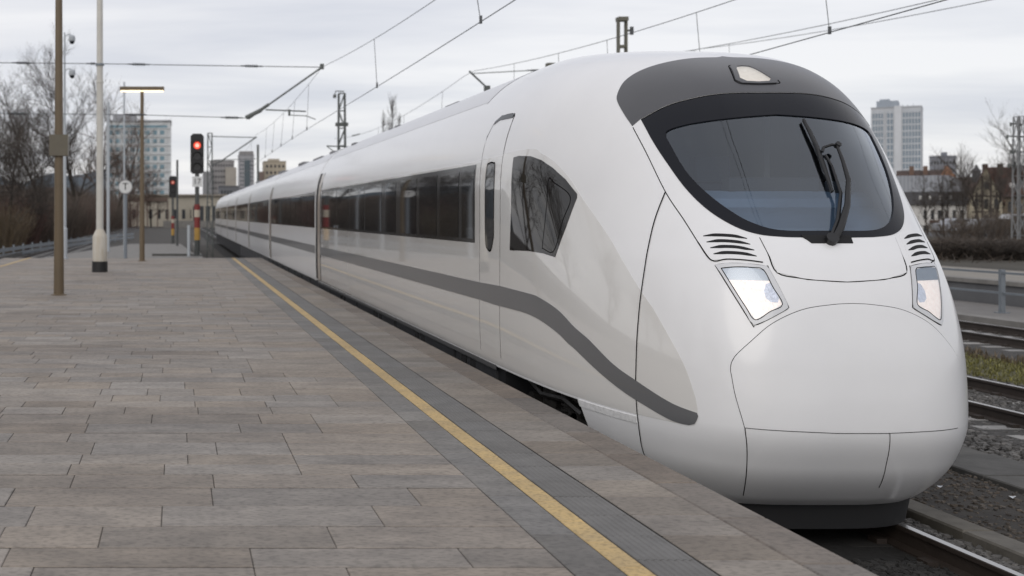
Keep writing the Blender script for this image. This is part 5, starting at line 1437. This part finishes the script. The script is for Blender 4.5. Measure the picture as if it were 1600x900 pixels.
# cream station building
Y = 258.0; b = px_box(196, 352, 306, Y, 14)
t = thing('station_building', 'long low cream building with dark band at the end of the tracks', 'building', (b[0], Y, GZ))
g = G(); g.box(*b); g.build('wall', wallm('cream_wall', (0.42, 0.385, 0.32)), t)
g = G(); g.box(b[0]-0.3, b[1]+0.3, Y-0.8, Y+14.2, b[5], b[5]+0.35); g.build('roof', wallm('cream_roof', (0.30, 0.27, 0.23)), t)
facade(t, b[0]+1, b[1]-1, 0.4, 3.2, Y, 11, 1, 0.4, 0.75, M_pd)
x0, x1 = pp(300, Y), pp(349, Y); g = G(); g.box(x0, x1, Y-1.2, Y-0.02, 0.2, 3.6); g.build('loading_bay', wallm('bay_dark', (0.06, 0.065, 0.07)), t)
g = G()
for i in range(6): xx = x0 + (x1-x0)*i/5; g.box(xx-0.2, xx+0.2, Y-1.5, Y-1.2, GZ, 3.7)
tag(g.build('bay_pillars', wallm('pillar_cream', (0.42, 0.38, 0.31)), t), kind='stuff')
x0, x1 = pp(200, 240), pp(262, 240)
g = G(); g.box(x0, x1, 236, 244, at(0, 315, 240).z, at(0, 309, 240).z); 
for i in range(5): xx = x0 + (x1-x0)*i/4; g.box(xx-.12, xx+.12, 237, 237.3, GZ, at(0, 315, 240).z)
tag(g.build('platform_canopy', wallm('canopy_brown', (0.15, 0.11, 0.09)), origin=(x0, 240, GZ)), 'dark flat canopy roof on posts before the cream building', 'canopy')
# low bridge / platform line in front of it
g = G(); g.box(pp(255, 230), pp(352, 230), 229, 231, GZ, at(0, 345, 230).z); tag(g.build('boundary_wall', M_conc, origin=(0, 230, GZ)), 'low pale boundary wall across the end of the tracks', 'wall')
def tower(name, label, px0, px1, top, Y, depth, c, nx, nz, pane, fw=.55, fh=.5, extra=None, group=None, stuff=True):
    b = px_box(px0, px1, top, Y, depth); t = thing(name, label, 'building', (b[0], Y, GZ), group)
    g = G(); g.box(*b); g.build('wall', wallm(name + '_wall_%d' % px0, c), t)
    g = G(); g.box(b[0]-.15, b[1]+.15, Y-.2, Y+depth+.2, b[5], b[5]+.5); g.build('parapet', wallm(name + '_roof_%d' % px0, tuple(q*.75 for q in c)), t)
    if nx: facade(t, b[0]+.4, b[1]-.4, 2, b[5]-.6, Y, nx, nz, fw, fh, pane, stuff=stuff)
    return t, b
t, b = tower('apartment_block', 'broad grey-brown block behind the large red signal', 330, 366, 252, 560, 25, (0.29, 0.28, 0.28), 8, 9, M_pd, .5, .4)
g = G(); g.box(pp(318, 560), pp(331, 560), 558, 580, GZ, at(0, 268, 560).z); g.build('annex', wallm('annex_grey', (0.25, 0.25, 0.26)), t)
g = G(); g.box(pp(352, 560), pp(369, 560), 557, 580, GZ, at(0, 262, 560).z); g.build('side_wing', wallm('wing_beige', (0.38, 0.35, 0.31)), t)
t, b = tower('tower_block', 'slim grey tower with a dark glass strip at the far end of the tracks', 374, 397, 243, 620, 14, (0.38, 0.38, 0.40), 0, 0, M_pane)
xm = (b[0]+b[1])/2; w = b[1]-b[0]
g = G(); g.box(xm-w*.16, xm+w*.22, 619.6, 620.1, 2, b[5]-2.5); g.build('glass_strip', M_pane, t)
facade(t, b[0]+.2, xm-w*.18, 2, b[5]-2, 620, 2, 14, .5, .45, M_pd, stuff=True); facade(t, xm+w*.24, b[1]-.2, 2, b[5]-2, 620, 2, 14, .5, .45, M_pd, stuff=True)
g = G(); g.box(b[0]+.3, b[1]-.3, 620.5, 632, b[5]+.5, b[5]+2.4); g.build('roof_block', wallm('tower_top', (0.27, 0.26, 0.26)), t)
t, b = tower('apartment_block', 'stepped beige block just above the far train roof', 413, 447, 253, 640, 14, (0.47, 0.41, 0.32), 5, 8, M_pd, .5, .42)
g = G(); g.box(pp(420, 640), pp(437, 640), 641, 650, b[5]+.5, at(0, 248, 640).z); g.build('roof_block', wallm('beige_top', (0.45, 0.40, 0.33)), t)
g = G(); g.box(pp(404, 640), pp(413, 640), 641, 652, GZ, at(0, 268, 640).z); g.build('annex', wallm('annex_brown', (0.35, 0.27, 0.23)), t)
tower('apartment_block', 'low dark block between the signal and the slim tower', 343, 374, 292, 480, 14, (0.16, 0.165, 0.18), 6, 3, M_pd)
# right: tall white tower
Y = 520.0
t, b = tower('tower_block', 'tall white tower with blue glass bays right of the train nose', 1361, 1441, 170, Y, 24, (0.52, 0.54, 0.57), 0, 0, M_paneblue)
M_fac = wallm('tower_fin_white', (0.62, 0.64, 0.67))
bx = [(1363, 1381), (1386, 1397), (1411, 1440)]
M_bay = mat('tower_glass', (0.20, 0.25, 0.30), rough=0.2)
for k, (a0, a1) in enumerate(bx):
    g = G(); g.box(pp(a0, Y), pp(a1, Y), Y-.25, Y+.1, 1, b[5]-1.6); q = g.build('glass_bay', M_bay, t)
    q['label'] = ['left glass bay', 'narrow middle glass bay', 'wide right glass bay'][k]
    g = G()
    for j in range(17): z = 2 + (b[5]-4)*j/16; g.box(pp(a0, Y), pp(a1, Y), Y-.4, Y-.26, z-.22, z+.22)
    n = max(2, int((a1-a0)/4.5))
    for i in range(n+1): xx = pp(a0, Y) + (pp(a1, Y)-pp(a0, Y))*i/n; g.box(xx-.14, xx+.14, Y-.45, Y-.27, 1, b[5]-1.6)
    WL[q.name] = WL[t.name]; tag(g.build('bay_grid', M_fac, q), kind='stuff')
g = G(); g.box(pp(1398, Y), pp(1410, Y), Y-.8, Y+.1, GZ, b[5]+.8); g.build('fin', M_fac, t)
g = G(); g.box(pp(1369, Y), pp(1404, Y), Y+3, Y+18, b[5]+.5, at(0, 158, Y).z); g.box(pp(1374, Y), pp(1390, Y), Y+4, Y+16, at(0, 158, Y).z, at(0, 155, Y).z); g.build('roof_block', wallm('tower_roof_block', (0.33, 0.37, 0.42)), t)
for a in (1411, 1419, 1428): 
    g = G(); xx = pp(a, Y); g.tube([(xx, Y+4, b[5]), (xx, Y+4, b[5]+1.6)], .12, 5); g.build('antenna', M_galv, t)
t, b = tower('apartment_block', 'grey block with a roof cabin seen between the tower and the houses', 1452, 1494, 246, 420, 16, (0.24, 0.25, 0.28), 8, 7, M_pd, .5, .4)
g = G(); g.box(pp(1470, 420), pp(1480, 420), 422, 430, b[5], at(0, 238, 420).z); g.build('roof_cabin', wallm('cabin_grey', (0.2, 0.21, 0.24)), t)
# houses on the right
Y = 128.0
M_brick = wallm('orange_brick', (0.27, 0.14, 0.085)); M_tile = mat('roof_tile_brown', (0.085, 0.055, 0.045), rough=0.85, noise=0.4, nscale=2, coord='World', island=0.15)
M_tilered = mat('roof_tile_red', (0.105, 0.052, 0.04), rough=0.85, noise=0.5, nscale=1.5, coord='World', island=0.2)
M_slate = mat('slate_grey', (0.07, 0.068, 0.072), rough=0.7, noise=0.3, nscale=1.5, coord='World')
def roof_rows(parent, x0, x1, y0, z0, y1, z1, m, n=9, name='roof'):
    """a roof slope laid in courses that overlap"""
    g = G()
    for i in range(n):
        a = i/n; b2 = (i+1.15)/n; ya, yb = y0+(y1-y0)*a, y0+(y1-y0)*min(b2, 1); za, zb2 = z0+(z1-z0)*a, z0+(z1-z0)*min(b2, 1)
        g.add([(x0, ya, za+.07), (x1, ya, za+.07), (x1, yb, zb2+.01), (x0, yb, zb2+.01), (x0, ya, za-.03), (x1, ya, za-.03), (x1, yb, zb2-.08), (x0, yb, zb2-.08)], [(0,1,2,3), (4,5,1,0), (1,5,6,2), (4,0,3,7)])
    o = g.build(name, m, parent); tag(o, kind='stuff'); return o
t = thing('town_house', 'white rendered house with grey mansard and pale upper glass roof', 'house', (pp(1475, Y), Y, GZ))
def zz(py, Y_=128.0): return at(0, py, Y_).z
M_whitewall = wallm('white_render', (0.66, 0.65, 0.63))
x0, x1 = pp(1395, Y), pp(1510, Y)
g = G(); g.box(x0, x1, Y, Y+10, GZ, zz(319)); g.build('wall', M_whitewall, t)
roof_rows(t, x0-.2, x1+.2, Y-.4, zz(319), Y+1.6, zz(299), M_slate, 8)
g = G()
n = 10; pl = []
xa, xb = pp(1400, Y), pp(1507, Y); zb_, zt_ = zz(300), zz(273)
pl = [(xa, zb_), (xb, zb_)] + [(xb - 2.2*(1-math.cos(a)), zb_ + (zt_-zb_)*math.sin(a)) for a in np.linspace(0.15, math.pi/2, 8)] + [(xa, zt_)]
g.prism(pl, Y+1.6, Y+9); g.build('upper_roof', wallm('pale_zinc', (0.42, 0.44, 0.48)), t)
g = G()
for i in range(14): xx = xa + (xb-xa-2)*i/13; g.box(xx-.05, xx+.05, Y+1.5, Y+1.59, zb_, zt_)
tag(g.build('roof_seams', wallm('zinc_seam', (0.3, 0.32, 0.35)), t), kind='stuff')
roof_rows(t, pp(1397, Y), pp(1486, Y), Y+6, zz(276), Y+10, zz(261), M_tile, 6, 'ridge_roof')
g = G(); g.prism([(pp(1468, Y), zz(275)), (pp(1496, Y), zz(275)), (pp(1481, Y), zz(256))], Y+5, Y+10); g.build('brick_gable', M_brick, t)
for a in (1423, 1446, 1480):
    g = G(); xx = pp(a, Y); g.box(xx-.28, xx+.28, Y+7.5, Y+8.1, zz(275), zz(255)); g.build('chimney', wallm('chimney_brown', (0.15, 0.095, 0.07)), t)
facade(t, pp(1440, Y), pp(1508, Y), zz(347), zz(324), Y, 6, 1, .5, .62, M_pd)
facade(t, pp(1440, Y), pp(1498, Y), zz(366), zz(350), Y, 4, 1, .62, .72, M_pd)
facade(t, pp(1430, Y), pp(1508, Y), zz(316), zz(303), Y+.4, 5, 1, .22, .6, M_whitewall, 'dormer')
g = G(); g.box(pp(1452, Y), pp(1500, Y), Y-1.6, Y-.02, zz(348), zz(344)); g.build('porch_roof', M_tilered, t)
g = G(); g.box(pp(1454, Y), pp(1498, Y), Y-1.4, Y-.02, GZ, zz(366)); g.build('bay', M_whitewall, t)
# gabled house
Y = 120.0
t = thing('gabled_house', 'cream gabled house with red-brown roof, chimneys and timber strips', 'house', (pp(1550, Y), Y, GZ))
M_creamh = wallm('house_cream', (0.40, 0.36, 0.27)); M_bro = wallm('house_brown', (0.22, 0.18, 0.13)); M_timber = wallm('timber_dark', (0.07, 0.055, 0.045))
def z2(py): return at(0, py, Y).z
xa, xm, xb = pp(1515, Y), pp(1541, Y), pp(1566, Y)
g = G(); g.prism([(xa, GZ), (xb, GZ), (xb, z2(312)), (xm, z2(260)), (xa, z2(312))], Y, Y+9); g.build('gable_wall', M_creamh, t)
g = G(); g.add([(xa-.3, Y-.4, z2(317)), (xm, Y-.4, z2(256)), (xm, Y+9, z2(256)), (xa-.3, Y+9, z2(317)), (xa-.3, Y-.4, z2(321)), (xm, Y-.4, z2(260)), (xm, Y+9, z2(260)), (xa-.3, Y+9, z2(321))], [(0,1,2,3), (4,5,1,0), (7,6,5,4)])
g.add([(xb+.3, Y-.4, z2(317)), (xm, Y-.4, z2(256)), (xm, Y+9, z2(256)), (xb+.3, Y+9, z2(317)), (xb+.3, Y-.4, z2(321)), (xm, Y-.4, z2(260)), (xm, Y+9, z2(260)), (xb+.3, Y+9, z2(321))], [(0,1,2,3), (4,5,1,0), (7,6,5,4)])
g.build('gable_roof', M_tilered, t)
g = G()
for a, p0, p1 in ((1526, 380, 300), (1535, 380, 275), (1548, 380, 275), (1557, 380, 300)): xx = pp(a, Y); g.box(xx-.12, xx+.12, Y-.08, Y-.01, z2(p0), z2(p1))
for q in (305, 330): g.box(pp(1518, Y), pp(1563, Y), Y-.1, Y-.015, z2(q+2), z2(q))
tag(g.build('timber_strips', M_timber, t), kind='stuff')
facade(t, pp(1536, Y), pp(1547, Y), z2(296), z2(283), Y-.02, 1, 1, .7, .8, M_pd); facade(t, pp(1518, Y), pp(1564, Y), z2(328), z2(309), Y-.02, 3, 1, .4, .8, M_pd); facade(t, pp(1518, Y), pp(1564, Y), z2(352), z2(334), Y-.02, 3, 1, .4, .8, M_pd)
x0, x1 = pp(1556, Y), pp(1660, Y)
g = G(); g.box(x0, x1, Y+2, Y+11, GZ, z2(306)); g.build('wall', M_bro, t)
roof_rows(t, x0-1, x1+.4, Y+1.5, z2(307), Y+6.5, z2(258), M_tilered, 16)
facade(t, x0+1, x1-1, z2(335), z2(312), Y+2, 5, 1, .4, .75, M_pd); facade(t, x0+1, x1-1, z2(365), z2(342), Y+2, 5, 1, .4, .75, M_pd)
facade(t, pp(1572, Y), pp(1640, Y), z2(296), z2(284), Y+2.9, 3, 1, .45, .8, M_whitewall, 'dormer')
for a, tp_ in ((1541, 253), (1565, 253), (1610, 255)):
    g = G(); xx = pp(a, Y); g.box(xx-.32, xx+.32, Y+5, Y+5.7, z2(272), z2(tp_)); g.build('chimney', M_timber, t)
# turret house between
Y = 140.0
t = thing('turret_house', 'dark roofed house with a small turret between white house and gable', 'house', (pp(1512, Y), Y, GZ))
g = G(); g.box(pp(1497, Y), pp(1532, Y), Y, Y+8, GZ, at(0, 296, Y).z); g.build('wall', M_bro, t)
roof_rows(t, pp(1494, Y), pp(1534, Y), Y-.3, at(0, 297, Y).z, Y+4, at(0, 275, Y).z, M_tile, 8)
g = G(); xx = pp(1526, Y); g.box(xx-.55, xx+.55, Y+2, Y+3.2, at(0, 285, Y).z, at(0, 267, Y).z); g.lathe(xx, Y+2.6, [(.75, at(0, 267, Y).z), (.3, at(0, 262, Y).z), (.05, at(0, 256, Y).z)], 8); g.build('turret', M_slate, t)
# the buildings on the right face the station square, not the tracks
for nm, deg in (('town_house', 33), ('gabled_house', 34), ('turret_house', 34)):
    o = bpy.data.objects[nm]; o.rotation_euler = (0, 0, -R(deg)); o.scale = (math.cos(R(deg)), 1, 1)
for o in bpy.data.objects:
    if o.get('category') == 'building' and o.location.x > 150: o.rotation_euler = (0, 0, -R(34)); o.scale = (math.cos(R(34)), 1, 1)
# parked cars
def car(px, Y, label, paint, van=False, dirn=1):
    x = pp(px, Y); z0 = -0.17; t = thing('parked_car', label, 'car', (x, Y, z0), 'cars parked before the houses')
    prof = [(-2.1, .3), (-2.12, .62), (-1.95, .82), (-1.1, .95), (-.55, 1.42), (.95, 1.46), (1.65, 1.0), (2.05, .9), (2.1, .35)] if not van else [(-2.3, .35), (-2.3, .9), (-1.75, 1.1), (-1.2, 1.85), (2.3, 1.95), (2.35, .35)]
    g = G(); g.prism([(x + dirn*a, z0 + c) for a, c in prof][::(1 if dirn > 0 else -1)], Y-.85, Y+.85); g.build('body', paint, t)
    gl = [(-.95, .98), (-.5, 1.36), (.85, 1.40), (1.4, 1.02)] if not van else [(-1.55, 1.2), (-1.15, 1.75), (-.3, 1.78), (-.3, 1.2)]
    g = G(); g.prism([(x + dirn*a, z0 + c) for a, c in gl][::(1 if dirn > 0 else -1)], Y-.87, Y+.87); g.build('window', M_pd, t)
    for a in (-1.3, 1.3):
        for s in (-.82, .70): 
            g = G(); g.cyl((x+a, Y+s-.06, z0+.31), (x+a, Y+s+.12, z0+.31), .32, n=18); w = g.build('wheel', M_black, t, smooth=True, sharp=40); WL[w.name] = WL[t.name]
            g = G(); g.cyl((x+a, Y+s-.075, z0+.31), (x+a, Y+s-.05, z0+.31), .19, n=14); g.build('rim', M_galv, w)
    return t
sheet('parking_lane', 62, 130, 60, 118, -0.15, M_asph)
car(1535, 106, 'silver parked car left of the white van before the gabled house', mat('car_silver', (0.42, 0.44, 0.47), rough=0.3, coat=.5))
car(1556, 96, 'dark parked car in front of the gable end', mat('car_dark', (0.025, 0.026, 0.03), rough=0.3, coat=.5))
car(1596, 104, 'white van parked at the right edge', mat('car_white', (0.6, 0.61, 0.63), rough=0.3, coat=.5), True)
car(1500, 108, 'pale grey parked car in front of the white house', mat('car_grey', (0.36, 0.38, 0.42), rough=0.3, coat=.5), False, -1)
# far hill on the left and far town
g = G(); n = 30
for i in range(n+1):
    px = -400 + i*26; top = 262 + 14*math.sin(i*.5) + 6*math.sin(i*1.7) + max(0, i-18)*4
    a = at(px, top, 1500); g.v += [(a.x, 1500, GZ-5), (a.x, 1500, a.z*0.6), (a.x, 1640, a.z)]
    if i: k = 3*i; g.f += [(k-3, k, k+1, k-2), (k-2, k+1, k+2, k-1)]
tag(g.build('hills', mat('far_hill', (0.09, 0.11, 0.13), rough=0.95, noise=0.4, nscale=0.02, coord='World'), smooth=True), kind='structure')
rg = random.Random(5)
hl_ = ['red roofed far house at the left edge', 'grey far house behind the left trees', 'brick far house behind the bronze pole', 'pale far house behind the tallest tree']
for k, (a0, a1, tp_) in enumerate([(-6, 22, 292), (24, 48, 300), (70, 92, 296), (102, 128, 304)]):
    Y = 250 + k*12; b = px_box(a0, a1, tp_ + 10, Y, 10); t = thing('far_house', hl_[k], 'house', (b[0], Y, GZ), 'far houses behind the left trees')
    g = G(); g.box(*b); g.build('wall', wallm('fh_wall_%d' % k, [(.26, .2, .17), (.34, .34, .35), (.25, .15, .11), (.42, .41, .38)][k]), t)
    g = G(); zt = at(0, tp_ - 4, Y).z; g.prism_x([(Y-.6, b[5]), (Y+10.6, b[5]), (Y+5, zt)], b[0]-.4, b[1]+.4); g.build('roof', [M_tilered, M_slate, M_tilered, M_tile][k], t)
    facade(t, b[0]+.3, b[1]-.3, 0, b[5]-.5, Y, 3, 2, .4, .5, M_pd)
